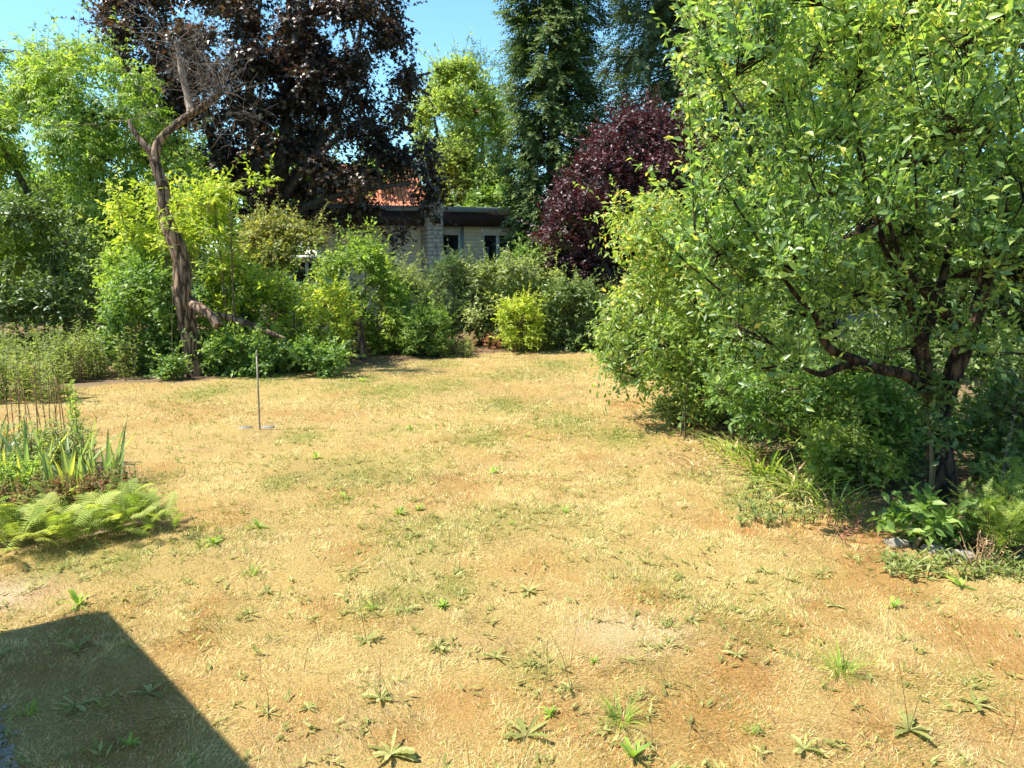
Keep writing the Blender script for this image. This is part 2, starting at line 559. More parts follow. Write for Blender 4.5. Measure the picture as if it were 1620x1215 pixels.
def fill(poly, Y0, dep, n, r, seed, tl=.35):
    """n clumps (centre, radius) spread through the volume behind a silhouette"""
    rng = np.random.default_rng(seed)
    poly = np.array(poly, float)
    lo, hi = poly.min(0), poly.max(0)
    s = rng.random((n * 60, 2)) * (hi - lo) + lo
    s = s[inside(s[:, 0], s[:, 1], poly)]
    d = edge_dist(s[:, 0], s[:, 1], poly)
    dm = d.max()
    rad = rng.uniform(r[0], r[1], len(s))
    rad = np.minimum(rad, np.maximum(d * 1.25, r[0] * .55))
    mg = min(.6 * tl / mpp(Y0), .45 * dm)
    rad = np.minimum(rad, np.maximum((d - mg) * 1.3, r[0] * .5))
    keep = d > .45 * rad + mg * .8
    s, d, rad = s[keep], d[keep], rad[keep]
    th = dep * np.sqrt(np.clip(1 - (1 - np.clip(d / dm, 0, 1)) ** 2, .04, 1))
    Y = Y0 + th * rng.uniform(-1, 1, len(s))
    C = np.array([at(a, b, y) for (a, b), y in zip(s, Y)])
    C[:, 2] = np.maximum(C[:, 2], .1)
    R = rad * mpp(Y)
    idx = [0]
    dist = np.full(len(C), 1e9)
    for _ in range(min(n, len(C)) - 1):
        dist = np.minimum(dist, np.linalg.norm(C - C[idx[-1]], axis=1) / R)
        cand = rng.integers(0, len(C), 24)
        idx.append(int(cand[np.argmax(dist[cand])]))
    C, R = C[idx], R[idx]
    if 15 < Y0 < 20.4:
        # the white summerhouse window shows through the shrubs here
        den = C[:, 1] * CP - (C[:, 2] - H) * SP
        qx, qy = 810 + F * C[:, 0] / den, 607.5 - F * ((C[:, 2] - H) * CP + C[:, 1] * SP) / den
        rp = R / mpp(Y0) * .55
        hid = (qx > 462 - rp) & (qx < 502 + rp) & (qy > 398 - rp) & (qy < 452 + rp)
        if hid.sum() < len(C) - 4:
            C, R = C[~hid], R[~hid]
    return C, R


def spray(C, R, ntw, tl, lpt, ll, rng, up=.3, droop=.15, flat=.8, hang=.1, shell=.55):
    """twigs and leaves through clumps. returns twig polylines (M,4,3) and leaf frames"""
    w_ = R ** 2 / (R ** 2).sum()
    ci = rng.choice(len(C), ntw, p=w_)
    u = rvec(ntw, rng)
    rr = rng.random(ntw) ** shell
    sc3 = np.array([1, 1, flat])
    p0 = C[ci] + u * (rr * R[ci])[:, None] * sc3
    d = nrm(u * .75 + UP * up + rvec(ntw, rng) * .65)
    L = tl * rng.uniform(.55, 1.35, ntw)
    P = np.empty((ntw, 4, 3))
    for k in range(4):
        t = k / 3
        P[:, k] = p0 + d * (L * t)[:, None] - UP * (droop * L * t * t)[:, None]
    P[..., 2] = np.maximum(P[..., 2], .04)
    ti = np.repeat(np.arange(ntw), lpt)
    N = len(ti)
    t = np.clip((np.tile(np.arange(lpt), ntw) + rng.random(N)) / lpt, 0.02, .999) * 3
    k = t.astype(int)
    fr = (t - k)[:, None]
    pos = P[ti, k] * (1 - fr) + P[ti, k + 1] * fr
    ax = nrm(P[ti, k + 1] - P[ti, k])
    side = nrm(np.cross(ax, UP) * np.where(rng.random(N) < .5, 1, -1)[:, None] + rvec(N, rng) * .7)
    a = nrm(ax * .55 + side * .85 + rvec(N, rng) * .25 - UP * hang)
    nn = nrm(UP * .75 + rvec(N, rng) * .65 + u[ti] * .8)
    s = ll * rng.uniform(.6, 1.2, N)
    return ci, P, pos, a, nn, s


def leaf_rand(pos, rng, spread=.28, patch=1.2, seed=5):
    q = fbm(pos[:, 0] + pos[:, 1] * .6, pos[:, 2] * 1.1 + pos[:, 1] * .5, patch, seed)
    v = (q - .5) * .9 + rng.normal(0, spread, len(pos))
    return np.argsort(np.argsort(v)) / max(1, len(pos))


def plant(name, label, cat, base, C, R, leafm, tmpl, ll, ntw, lpt, tl, tr=.05, bark='stem', seed=1, group=None, paths=None,
          up=.3, droop=.15, hang=.1, flat=.85, shell=.55, twr=.004, sub=.4, crown='crown', trunk='trunk', limb='limb', extra=None, top=None,
          own=0, stems=1, wild=.08):
    """trunk or stems, limbs to each clump, twigs, leaves"""
    rng = np.random.default_rng(seed)
    root = thing(name, label, cat, base, group)
    base = np.asarray(base, float)
    skel = []
    if paths is None:
        cen = C.mean(0)
        ztop = top if top else C[:, 2].max() * .85
        for k in range(stems):
            tb = base + (np.array([rng.normal(0, .12), rng.normal(0, .12), 0]) if stems > 1 else 0)
            tg = C[rng.integers(len(C))] if stems > 1 else np.array([cen[0], cen[1], ztop])
            mid = tb * .5 + tg * .5 + rvec(1, rng)[0] * .06 * ztop * (1, 1, 0)
            if stems > 1:
                mid[:2] = tb[:2] * .7 + tg[:2] * .3
            pp = smooth_path([tb - UP * .1, mid, tg], 10)
            rad = np.linspace(tr, tr * .28, 10)
            mb = MB()
            bark_tube(mb, pp, rad, 14, 9, .08, seed + k)
            mb.build(trunk, M[bark], root, True)
            skel.append(np.c_[pp, rad])
    else:
        for k, (nm, pts, rad, mt) in enumerate(paths):
            mb = MB()
            n = max(10, 7 * len(pts))
            bark_tube(mb, pts, rad, n, 14, .11, seed + k)
            mb.build(nm, M[mt], root, True)
            pp = smooth_path(pts, n)
            skel.append(np.c_[pp, np.interp(np.linspace(0, 1, n), np.linspace(0, 1, len(rad)), rad)])
    S = np.vstack(skel)
    # limbs
    P, RR = [None] * len(C), [None] * len(C)
    order = np.argsort([np.min(np.linalg.norm(S[:, :3] - c, axis=1)) for c in C])
    for i in order:
        c, r = C[i], R[i]
        cost = np.linalg.norm(S[:, :3] - c, axis=1) + .7 * np.maximum(0, S[:, 2] - c[2] + .3 * np.linalg.norm(S[:, :2] - c[:2], axis=1))
        s = S[np.argmin(cost)]
        L = np.linalg.norm(c - s[:3])
        m1 = s[:3] * .55 + c * .45 + np.array([0, 0, .1 * L]) + rvec(1, rng)[0] * .1 * L
        q = smooth_path([s[:3], m1, c], 7)
        r0 = max(min(s[3] * .75, .011 * L + .2 * tr * min(1, r)), twr * 1.5)
        rad = np.linspace(r0, max(r0 * .4, twr), 7)
        P[i], RR[i] = q, rad
        S = np.vstack([S, np.c_[q, rad][2:]])
    mb = MB().tubes(P, RR, 5)
    ci, TW, pos, a, nn, s = spray(C, R, ntw, tl, lpt, ll, rng, up, droop, flat, hang, shell)
    nw = int(ntw * wild)
    if nw:
        # long shoots that break the outline
        w2 = spray(C, R, nw, tl * 2.3, int(lpt * 2.2), ll * .92, rng, up + .5, droop * .7, flat, hang, .3)
        ci, TW, pos, a, nn, s = (np.concatenate([q, e]) for q, e in zip((ci, TW, pos, a, nn, s), w2))
    ntw = len(ci)
    # branchlets from the clump centre to twig starts
    lim = np.array(P)
    src = lim[ci, rng.integers(3, 7, ntw)]
    mid = (src + TW[:, 0]) / 2 + rvec(ntw, rng) * .06 * R[ci][:, None]
    if twr > 0:
        Q = np.stack([src, mid, TW[:, 0], TW[:, 3]], 1)
        rt = np.array([2.2, 1.6, 1.1, .4]) * twr
        sel = rng.random(ntw) < sub / 4
        sel[ntw - nw:] = True
        mb.tubes(Q[sel], np.broadcast_to(rt, (sel.sum(), 4)), 3)
    mb.build('branches', M[bark], root, True, kind='stuff')
    if extra is not None:
        pos, a, nn, s = (np.concatenate([q, e]) for q, e in zip((pos, a, nn, s), extra))
    lr = leaf_rand(pos, rng)
    if own:
        # the leaves that show largest are objects of their own
        dcam = np.linalg.norm(pos - np.array([0, 0, H]), axis=1) / s
        big = np.argsort(dcam)
        vis = (np.abs(pos[:, 0] / pos[:, 1]) < .66) & (pos[:, 2] < H + pos[:, 1] * .3)
        big = big[vis[big]][:own]
        rest = np.ones(len(pos), bool)
        rest[big] = False
    else:
        rest = slice(None)
    lm = MB().inst(*tmpl, pos[rest], a[rest], nn[rest], s[rest], lr[rest])
    cr = lm.build(crown, M[leafm], root, kind='stuff')
    if own:
        var = [MB().add(T_OVAL[0], T_OVAL[1], v).mesh('leaf', M[leafm]) for v in (.15, .35, .5, .65, .8, .93)]
        org = origin(root)
        for i in big:
            o = bpy.data.objects.new('leaf', var[int(lr[i] * 5.99)])
            aa = nrm(a[i])
            x = nrm(np.cross(aa, nn[i]))
            z = np.cross(x, aa)
            Mx = np.eye(4)
            Mx[:3, 0], Mx[:3, 1], Mx[:3, 2] = x * s[i], aa * s[i], z * s[i]
            Mx[:3, 3] = pos[i] - org
            COL.objects.link(o)
            o.parent = cr
            o.matrix_local = Matrix(Mx.tolist())
    return root


def shoot_leaves(paths, n, ll, rng):
    """leaves along named shoots"""
    out = [[], [], [], []]
    for P in paths:
        Q = smooth_path(P, 40)
        t = rng.uniform(.12, .99, n) * 39
        k = t.astype(int)
        pos = Q[k] + (Q[np.minimum(k + 1, 39)] - Q[k]) * (t - k)[:, None]
        ax = nrm(Q[np.minimum(k + 1, 39)] - Q[np.maximum(k - 1, 0)])
        a = nrm(ax * .7 + rvec(n, rng) * .9)
        out[0].append(pos)
        out[1].append(a)
        out[2].append(nrm(UP + rvec(n, rng) * .7))
        out[3].append(ll * rng.uniform(.6, 1.2, n) * (1.1 - .5 * t / 39))
    return [np.concatenate(q) for q in out]


def pxl(pts, Y):
    """limb path from (px, py[, dY]) points"""
    return [at(q[0], q[1], Y + (q[2] if len(q) > 2 else 0)) for q in pts]


# ------------------------------------------------------------------ ground
LAWN_PX = [(-900, 1215), (-900, 900), (0, 862), (150, 852), (270, 835), (225, 775), (170, 720), (60, 700), (-200, 690), (-200, 628), (120, 614), (210, 606), (300, 604), (420, 592),
           (560, 580), (700, 567), (800, 556), (930, 547), (1060, 553), (1080, 600), (1090, 640), (1150, 690), (1230, 720), (1330, 770), (1420, 830),
           (1500, 868), (1560, 892), (1700, 920), (2600, 990)]
LAWN = [tuple(gp(*q)[:2]) for q in LAWN_PX[1:]]
LAWN += [(9, 2.2), (9, -4), (-7, -4), (-7, 3)]
GREEN = [(620, 618, 70), (560, 605, 60), (800, 640, 60), (900, 670, 70), (980, 690, 60), (760, 690, 60), (330, 860, 40), (450, 760, 45), (650, 940, 60),
         (720, 930, 50), (590, 960, 50), (880, 578, 60), (1180, 790, 55), (1250, 770, 60), (250, 760, 40), (330, 620, 60), (430, 600, 50), (180, 890, 60), (80, 900, 70),
         (560, 750, 45), (700, 610, 60), (480, 690, 40), (1540, 1080, 40), (840, 1060, 50), (1100, 660, 40)]
RUST = [(1030, 950, 90), (330, 960, 60), (60, 930, 60), (500, 960, 50), (470, 1130, 80), (640, 1165, 60), (960, 1200, 80), (1250, 1000, 70), (1400, 1180, 90),
        (1560, 1160, 60), (1350, 1110, 50), (880, 1140, 60), (560, 870, 50), (1300, 960, 60), (1090, 1020, 60), (300, 1020, 60), (1180, 840, 40), (1000, 640, 60), (150, 1190, 90), (700, 1110, 60), (1120, 1190, 60), (60, 1060, 60)]
GREENW = [(gp(a, b)[:2], c * np.linalg.norm(gp(a, b)) / F * .9) for a, b, c in GREEN]
RUSTW = [(gp(a, b)[:2], c * np.linalg.norm(gp(a, b)) / F * .9) for a, b, c in RUST]
SANDY = gp(1000, 1003)[:2]


def gz(x, y):
    return .035 * (fbm(x, y, 1.3, 20) - .5) + .02 * (fbm(x, y, .35, 24) - .5)


def lawn_mask(x, y):
    d = edge_dist(x, y, LAWN) * np.where(inside(x, y, LAWN), 1, -1)
    return np.clip((d + .35 * (fbm(x, y, .5, 30) - .5)) / .22 + .5, 0, 1)


def lawn_fields(x, y):
    """greenness, rust, sand in 0..1"""
    g = np.clip((fbm(x, y, 1.6, 33) - .58) * 5, 0, 1) * .45
    for (c, r) in GREENW:
        d2 = ((x - c[0]) ** 2 + ((y - c[1]) * .62) ** 2) / r ** 2
        g = np.maximum(g, .8 * np.exp(-d2 * 1.5))
    g = g * np.clip(.35 + 1.3 * fbm(x, y, .3, 36), 0, 1.2)
    ru = np.clip((fbm(x, y, .9, 40) - .54) * 5, 0, 1) * .75 * np.clip(1.35 - y / 14, .25, 1)
    for (c, r) in RUSTW:
        d2 = ((x - c[0]) ** 2 + ((y - c[1]) * .7) ** 2) / r ** 2
        ru = np.maximum(ru, .9 * np.exp(-d2 * 1.6))
    ru = ru * np.clip(.3 + 1.3 * fbm(x, y, .22, 44), 0, 1.2)
    sa = np.exp(-(((x - SANDY[0]) / .36) ** 2 + ((y - SANDY[1]) / .28) ** 2) ** 1.5) * np.clip(.4 + fbm(x, y, .2, 47), 0, 1)
    return g, ru, sa


STRAW, RUSTC, GREENC, SANDC = map(np.array, ((.57, .445, .20), (.43, .225, .072), (.28, .32, .08), (.62, .52, .34)))
PINK = np.array((.44, .32, .17))


def lawn_col(x, y):
    g, ru, sa = lawn_fields(x, y)
    pk = np.clip((fbm(x, y, .55, 50) - .5) * 4, 0, 1) * .55
    c = STRAW * np.ones((len(x), 1))
    c = c + (PINK - c) * pk[:, None]
    c = c + (RUSTC - c) * ru[:, None] * .8
    c = c + (GREENC - c) * np.clip(g, 0, 1)[:, None]
    c = c + (SANDC - c) * sa[:, None]
    return c


def graded(lo, hi, step, far):
    a = list(np.arange(lo, hi + 1e-6, step))
    for sgn in (-1, 1):
        s, v = step, (lo if sgn < 0 else hi)
        while abs(v) < far:
            s *= 1.45
            v += sgn * s
            (a.insert(0, v) if sgn < 0 else a.append(v))
    return np.array(a)


xs, ys = graded(-12, 12, .2, 900), graded(-3, 24, .2, 1500)
gx, gy = np.meshgrid(xs, ys)
fx, fy = gx.ravel(), gy.ravel()
near = (np.abs(fx) < 30) & (np.abs(fy) < 40)
z = np.where(near, gz(fx, fy), 0)
msk = lawn_mask(fx, fy)
soil = np.array((.11, .075, .045)) + (np.array((.27, .185, .10)) - np.array((.11, .075, .045))) * fbm(fx, fy, .6, 60)[:, None]
far_green = np.array((.07, .11, .03))
soil = np.where((np.hypot(fx, fy) > 34)[:, None], far_green, soil)
lc = lawn_col(fx, fy) * np.array((.66, .59, .47))
# grey gravel margin along the terrace and the sandy worn path by the bed
GR = gp(0, 1195)[:2]
gcol = lc * msk[:, None] + soil * (1 - msk[:, None])
wear = np.exp(-(((fx - gp(-10, 945)[0]) / .35) ** 2 + ((fy - gp(-10, 945)[1]) / .3) ** 2))[:, None]
gcol = gcol + (np.array((.50, .37, .24)) - gcol) * wear * .9
nx, ny = len(xs), len(ys)
ii = (np.arange(ny - 1)[:, None] * nx + np.arange(nx - 1)[None]).ravel()
quads = np.stack([ii, ii + 1, ii + nx + 1, ii + nx], -1)
gm = MB()
gm.add(np.c_[fx, fy, z], [quads], .5, np.c_[gcol, np.ones(len(fx))])
tag(gm.build('ground', M['ground'], None, True), 'dry sunburnt lawn and garden soil reaching to the trees', 'lawn', kind='structure')


def grass():
    rng = np.random.default_rng(5)
    pts = []
    for (y0, y1, dens) in ((2.6, 5.0, 20000), (5.0, 8.0, 9000), (8, 12, 2900), (12, 19.5, 1100)):
        xw = .72 * y1 + .7
        n = int((y1 - y0) * 2 * xw * dens)
        x, y = rng.uniform(-xw, xw, n), rng.uniform(y0, y1, n)
        k = np.abs(x) < .72 * y + .7
        pts.append(np.c_[x[k], y[k]])
    p = np.concatenate(pts)
    x, y = p[:, 0], p[:, 1]
    m_ = lawn_mask(x, y)
    g, ru, sa = lawn_fields(x, y)
    thin = np.clip(-.12 + 1.9 * fbm(x, y, .26, 70), .12, 1) * (1 - .75 * sa)
    dg = np.exp(-(((x - gp(-10, 945)[0]) / .35) ** 2 + ((y - gp(-10, 945)[1]) / .3) ** 2))
    keep = rng.random(len(x)) < m_ * thin * (1 - .8 * dg)
    x, y, g, ru = x[keep], y[keep], g[keep], ru[keep]
    N = len(x)
    _, _, sa_ = lawn_fields(x, y)
    pick = rng.random(N)
    pk = np.clip((fbm(x, y, .5, 50) - .42) * 2.5, .08, .75)
    c = np.where((pick < ru * .8)[:, None], RUSTC, np.where((pick < ru * .8 + pk * .5)[:, None], PINK, STRAW))
    c = np.where((rng.random(N) < sa_ * .7)[:, None], SANDC, c)
    fine = .72 + .56 * vnoise(x, y, .07, 81) * (.6 + .8 * vnoise(x, y, .21, 82))
    c = c * (rng.uniform(.65, 1.35, N) * fine * 1.24)[:, None] * (1 + rng.normal(0, .06, (N, 3)))
    isg = rng.random(N) < (.07 + .38 * g)
    gc = np.array((.17, .235, .045)) + rng.random((N, 1)) * np.array((.16, .14, .05))
    c = np.where(isg[:, None], gc, c)
    pale = rng.random(N) < .12
    c = np.where(pale[:, None], np.array((.66, .54, .30)) * rng.uniform(.8, 1.1, (N, 1)), c)
    th = 4 * np.pi * fbm(x, y, .45, 84) + rng.normal(0, .9, N)      # matted: neighbours lie the same way
    tilt = np.where(isg, rng.uniform(.15, .9, N), np.clip(rng.normal(1.15, .3, N), .15, 1.52))
    L = rng.uniform(.012, .042, N) * (.6 + .9 * vnoise(x, y, .16, 86)) * np.where(isg, 1.2, 1) * (1 + .015 * y)
    wd = rng.uniform(.0013, .0028, N) * np.clip(y / 4.2, 1, 3.4)
    d = np.c_[np.cos(th) * np.sin(tilt), np.sin(th) * np.sin(tilt), np.cos(tilt)]
    ph = rng.uniform(0, 2 * np.pi, N)
    s = np.c_[np.cos(ph), np.sin(ph), np.zeros(N)]
    b = np.c_[x, y, gz(x, y) - .004]
    V = np.stack([b - s * wd[:, None], b + s * wd[:, None], b + d * L[:, None]], 1).reshape(-1, 3)
    cc = np.repeat(np.c_[np.clip(c, .02, .9), np.ones(N)], 3, 0)
    mb = MB()
    mb.add(V, [np.arange(3 * N).reshape(-1, 3)], .5, cc)
    tag(mb.build('lawn_grass', M['blade']), 'short straw coloured dried grass covering the whole lawn', 'grass', kind='stuff')


grass()

# gravel margin at the lower left
mb = MB()
rng = np.random.default_rng(9)
g0, g1 = gp(-260, 1120)[:2], gp(28, 1330)[:2]
n = 2600
t = rng.random(n)
px_, py_ = rng.uniform(-330, 32, n), rng.uniform(1090, 1290, n)
kk = px_ < 2 + (py_ - 1140) * .38 + rng.normal(0, 7, n)
kk &= py_ > 1110
for a, b in zip(px_[kk], py_[kk]):
    c = gp(a, b)
    r = rng.uniform(.006, .017)
    V = c + np.array([(-1, -.7, -.2), (1, -.8, 0), (.8, 1, -.1), (-.9, .8, 0), (.1, 0, .9)]) * r * rng.uniform(.7, 1.3, (5, 3)) + (0, 0, .01)
    mb.add(V, [[(0, 1, 4), (1, 2, 4), (2, 3, 4), (3, 0, 4)]], rng.random())
tag(mb.build('gravel', M['gravel']), 'grey gravel at the corner of the dry lawn', 'gravel', kind='stuff')

# ------------------------------------------------------------------ the house the photograph is taken from: out of frame, casts the corner shadow
def roof_wing():
    a, c, b = gp(0, 1005), gp(172, 968), gp(400, 1215)
    hz = 3.1
    off = np.array(SUNV) / SUNV.z * hz
    e1, e2 = nrm((a - c)[None])[0], nrm((b - c)[None])[0]
    C0 = c + off
    root = thing('house_wing', 'near house corner with overhanging flat roof, its shadow on the lawn', 'house', (C0[0] + e1[0] * 2, C0[1] + e1[1] * 2, 0))
    C0 = C0 - UP * .22
    t = [C0, C0 + e1 * 4.5, C0 + e1 * 4.5 + e2 * 3.4, C0 + e2 * 3.4]
    V = np.array(t + [q + UP * .22 for q in t])
    MB().add(V, [[(0, 1, 2, 3), (4, 5, 6, 7), (0, 1, 5, 4), (1, 2, 6, 5), (2, 3, 7, 6), (3, 0, 4, 7)]]).build('roof', M['fascia'], root)
    q0 = C0 + e1 * .6 + e2 * .6
    t = [q0, q0 + e1 * 3.4, q0 + e1 * 3.4 + e2 * 2.6, q0 + e2 * 2.6]
    V = np.array([q * (1, 1, 0) for q in t] + t)
    MB().add(V, [[(0, 1, 2, 3), (4, 5, 6, 7), (0, 1, 5, 4), (1, 2, 6, 5), (2, 3, 7, 6), (3, 0, 4, 7)]]).build('wall', M['render'], root)


roof_wing()

# ------------------------------------------------------------------ bungalow behind the hedge
def bungalow():
    th = math.radians(20)
    u, v = np.array([math.cos(th), math.sin(th), 0]), np.array([math.sin(th), -math.cos(th), 0])
    YC = 26.5
    o0 = at(667, 400, YC) * (1, 1, 0)          # corner of the chimney at the facade
    o0 = o0 - v * 0.0
    A = np.array([u, -v, UP]).T                # local x along facade, y away from the camera, z up
    root = thing('flat_roofed_bungalow', 'cream bungalow with dark brown fascia, flat roof and stone chimney behind the hedge', 'house', o0)
    TM = (A, o0)

    def lx(px):                                # local x on the facade plane of a photo column
        d = ray(px, 390)[:2]
        m = np.array([[d[0], -u[0]], [d[1], -u[1]]])
        return np.linalg.solve(m, o0[:2])[1]

    def zz(py, x, y=0.0):
        p = o0 + u * x - v * y
        return at(810 + 0, py, p[1])[2]
    xr = lx(760)
    z_top, z_tr, z_fb = zz(328, xr, -.5), zz(336, xr, -.5), zz(358, xr, -.5)
    z_box = zz(371, xr)
    xe = lx(823)
    x0 = -3.3
    # wall: backing plus lapped siding boards
    MB().box((x0, .02, 0), (xe, 6, z_fb + .3), TM).build('wall', M['cream'], root)
    sd = MB()
    zb = 0.2
    while zb < z_fb:
        for (xa, xb) in ((x0, -.02), (lx(733), lx(762))):
            p = np.array([(xa, -.035, zb), (xb, -.035, zb), (xb, -.012, zb + .118), (xa, -.012, zb + .118), (xa, .02, zb), (xb, .02, zb)]) @ A.T + o0
            sd.add(p, [[(0, 1, 2, 3), (4, 5, 1, 0)]])
        zb += .12
    sd.build('siding', M['siding'], root, kind='stuff')
    MB().box((x0 - .5, -.5, z_fb), (xe + .35, 6.5, z_tr), TM).build('fascia', M['fascia'], root)
    MB().box((x0 - .54, -.54, z_tr), (xe + .39, 6.5, z_top), TM).build('roof_trim', M['metal'], root)
    MB().box((xe - .16, -.05, 0), (xe, .02, z_fb), TM).build('corner_post', M['fascia'], root)
    MB().box((lx(728.5), -.06, 0), (lx(733), .02, z_fb), TM).build('downpipe', M['metal'], root)

    def window(xa, xb, zs, mull):
        wf = MB()
        t = .07
        zt = z_box
        for bx in (((xa, zs), (xa + t, zt)), ((xb - t, zs), (xb, zt)), ((xa + t, zs), (xb - t, zs + t)), ((xa + t, zt - t * .4), (xb - t, zt))):
            wf.box((bx[0][0], -.05, bx[0][1]), (bx[1][0], .01, bx[1][1]), TM)
        for mm in mull:
            wf.box((mm - .06, -.055, zs + t), (mm + .06, .01, zt - t * .4), TM)
        wn = wf.build('window', M['white'], root)
        edges = [xa + t] + [q for mm in mull for q in (mm - .06, mm + .06)] + [xb - t]
        for k in range(0, len(edges), 2):
            MB().box((edges[k], -.02, zs + t), (edges[k + 1], .0, zt - t * .4), TM).build('pane', M['glass'], wn)
        MB().box((xa, -.075, zt), (xb, .01, z_fb), TM).build('roller_box', M['cream'], wn)
    zs = 1.2
    window(lx(694), lx(728), zs, [])
    window(lx(763), lx(816), zs, [lx(787)])
    # chimney of coursed stone
    cw, cd = .52, .95
    zt = z_top + .22
    ch = MB().box((.02, -cd + .02, 0), (cw - .02, .0, zt - .02), TM).build('chimney', M['mortar'], root)
    rr = random.Random(4)
    zc = .6
    while zc < zt - .05:
        hh = min(rr.uniform(.10, .17), zt - zc)
        for face in (0, 1):
            span = cw if face == 0 else cd
            q = 0
            first = True
            while q < span - .01:
                ln = rr.uniform(.14, .34)
                if span - q - ln < .1:
                    ln = span - q
                g, pr = .009, rr.uniform(.0, .022)
                if face == 0:
                    lo, hi = (q + g, -cd - pr, zc + g), (q + ln - g, -cd + .06, zc + hh - g)
                else:
                    lo, hi = (-pr, -cd + q + g + .001, zc + g), (.05, -cd + q + ln - g, zc + hh - g)
                MB().box(lo, hi, TM).build('stone', M['stone'], ch)
                q += ln
        zc += hh
    zv = zz(349, .3, -cd)
    MB().box((.2, -cd - .03, zv - .1), (.42, -cd + .02, zv + .08), TM).build('vent', M['fascia'], ch)
    return root


bungalow()


def red_roof_house():
    Y = 31.0
    e0, e1 = at(505, 332, Y), at(672, 332, Y)
    r0, r1 = at(515, 262, Y + 3.2), at(652, 262, Y + 3.2)
    root = thing('red_tiled_house', 'house with red tiled pitched roof seen through dark leaves', 'house', (e0 + e1) / 2 * (1, 1, 0))
    e0[2] = e1[2]
    r0[2] = r1[2]
    b0, b1 = e0 + (0.3, .3, 0), e1 + (-.3, .3, 0)
    lo, hi = (b0[0], b0[1], 0), (b1[0], b1[1] + 5.6, e1[2] + .1)
    MB().box(lo, hi).build('wall', M['render'], root)
    k0, k1 = e0 + (0, 6.4, 0), e1 + (0, 6.4, 0)
    MB().add([e0, e1, r1, r0, k0, k1], [[(0, 1, 2, 3), (3, 2, 5, 4)], [(0, 3, 4), (1, 5, 2)]]).build('roof', M['tile'], root)
    tl = MB()
    nrow, ncol = 12, 26
    for i in range(nrow):
        for j in range(ncol):
            f0, f1 = i / nrow, (i + 1.12) / nrow
            g0, g1 = j / ncol, (j + .94) / ncol
            L = lambda g, f: (e0 * (1 - g) + e1 * g) * (1 - f) + (r0 * (1 - g) + r1 * g) * f
            q = [L(g0, f0), L(g1, f0), L(g1, f1), L(g0, f1)]
            m0, m1 = L((g0 + g1) / 2, f0) + UP * .11, L((g0 + g1) / 2, f1) + UP * .05
            up = UP * .06
            V = [q[0] + up, m0 + up, q[1] + up, q[2] + up * .3, m1 + up * .3, q[3] + up * .3, q[0], q[1]]
            tl.add(V, [[(0, 1, 4, 5), (1, 2, 3, 4)], [(6, 7, 2, 1, 0)]], RNG.random())
    tl.build('tile_courses', M['tile'], root, kind='stuff')
    # pale dish above the ridge
    c = at(664, 264, Y + 1.5)
    d = thing('satellite_dish', 'pale round dish above the red tiled roof', 'dish', (c[0], c[1], r1[2] - 1.2))
    mb = MB()
    ring = []
    n = 20
    for k, (rad, dy) in enumerate(((0, .09), (.16, .06), (.3, .0))):
        for q in range(n):
            an = 2 * np.pi * q / n
            ring.append(c + np.array([rad * 1.2 * math.cos(an), dy, rad * math.sin(an)]))
    fs = [(k * n + q, k * n + (q + 1) % n, (k + 1) * n + (q + 1) % n, (k + 1) * n + q) for k in range(2) for q in range(n)]
    mb.add(ring, [fs])
    mb.build('reflector', M['white'], d, True)
    MB().tubes([[c + (0, .1, 0), c + (0, .25, -.3), (c[0], c[1] + .3, r1[2] - 1.3)]], [[.025] * 3], 6).build('mast', M['metal'], d)


red_roof_house()


def brick_house():
    Y = 29.0
    a, b = at(824, 400, Y), at(1010, 400, Y + 2)
    root = thing('pale_brick_house', 'pale pinkish brick house end just right of the bungalow', 'house', (a + b) / 2 * (1, 1, 0))
    zt = at(830, 362, Y)[2]
    MB().box((a[0], Y, 0), (b[0], Y + 5, zt)).build('wall', M['brick'], root)
    MB().add([(a[0] - .3, Y - .3, zt), (b[0], Y - .3, zt), (b[0], Y + 2.5, zt + 1.3), (a[0] + 1.8, Y + 2.5, zt + 1.3), (a[0] - .3, Y + 5.3, zt), (b[0], Y + 5.3, zt)],
             [[(0, 1, 2, 3), (3, 2, 5, 4)], [(0, 3, 4)]]).build('roof', M['tile'], root)


brick_house()


def white_summerhouse():
    Y = 20.5
    a, b = at(462, 455, Y), at(512, 455, Y)
    x0, x1 = a[0], b[0]
    zt, zb = at(480, 395, Y)[2], at(480, 452, Y)[2]
    root = thing('garden_summerhouse', 'white framed garden summerhouse window glimpsed through shrubs', 'summerhouse', ((x0 + x1) / 2, Y, 0))
    MB().box((x0 - .05, Y + .05, 0), (x1 + .4, Y + 1.6, zt - .25)).build('wall', M['white'], root)
    MB().box((x0 - .05, Y - .02, 0), (x1 + .4, Y + .048, zb)).build('plinth', M['white'], root)
    MB().box((x0 - .2, Y - .2, zt - .248), (x1 + .55, Y + 1.8, zt - .15)).build('roof', M['metal'], root)
    fr = MB()
    for q in (0, .5, 1):
        xx = x0 + (x1 - x0) * q
        fr.box((xx - .04, Y - .03, zb), (xx + .04, Y + .045, zt - .25))
    for zq in (zb + .03, zt - .33):
        fr.box((x0 + .04, Y - .025, zq), (x1 - .04, Y + .04, zq + .07))
    w1 = fr.build('window', M['white'], root)
    for k in (0, 1):
        xx = x0 + (x1 - x0) * (.5 * k)
        MB().box((xx + .04, Y + .005, zb + .1), (xx + (x1 - x0) / 2 - .04, Y + .03, zt - .33)).build('pane', M['glass'], w1)


white_summerhouse()

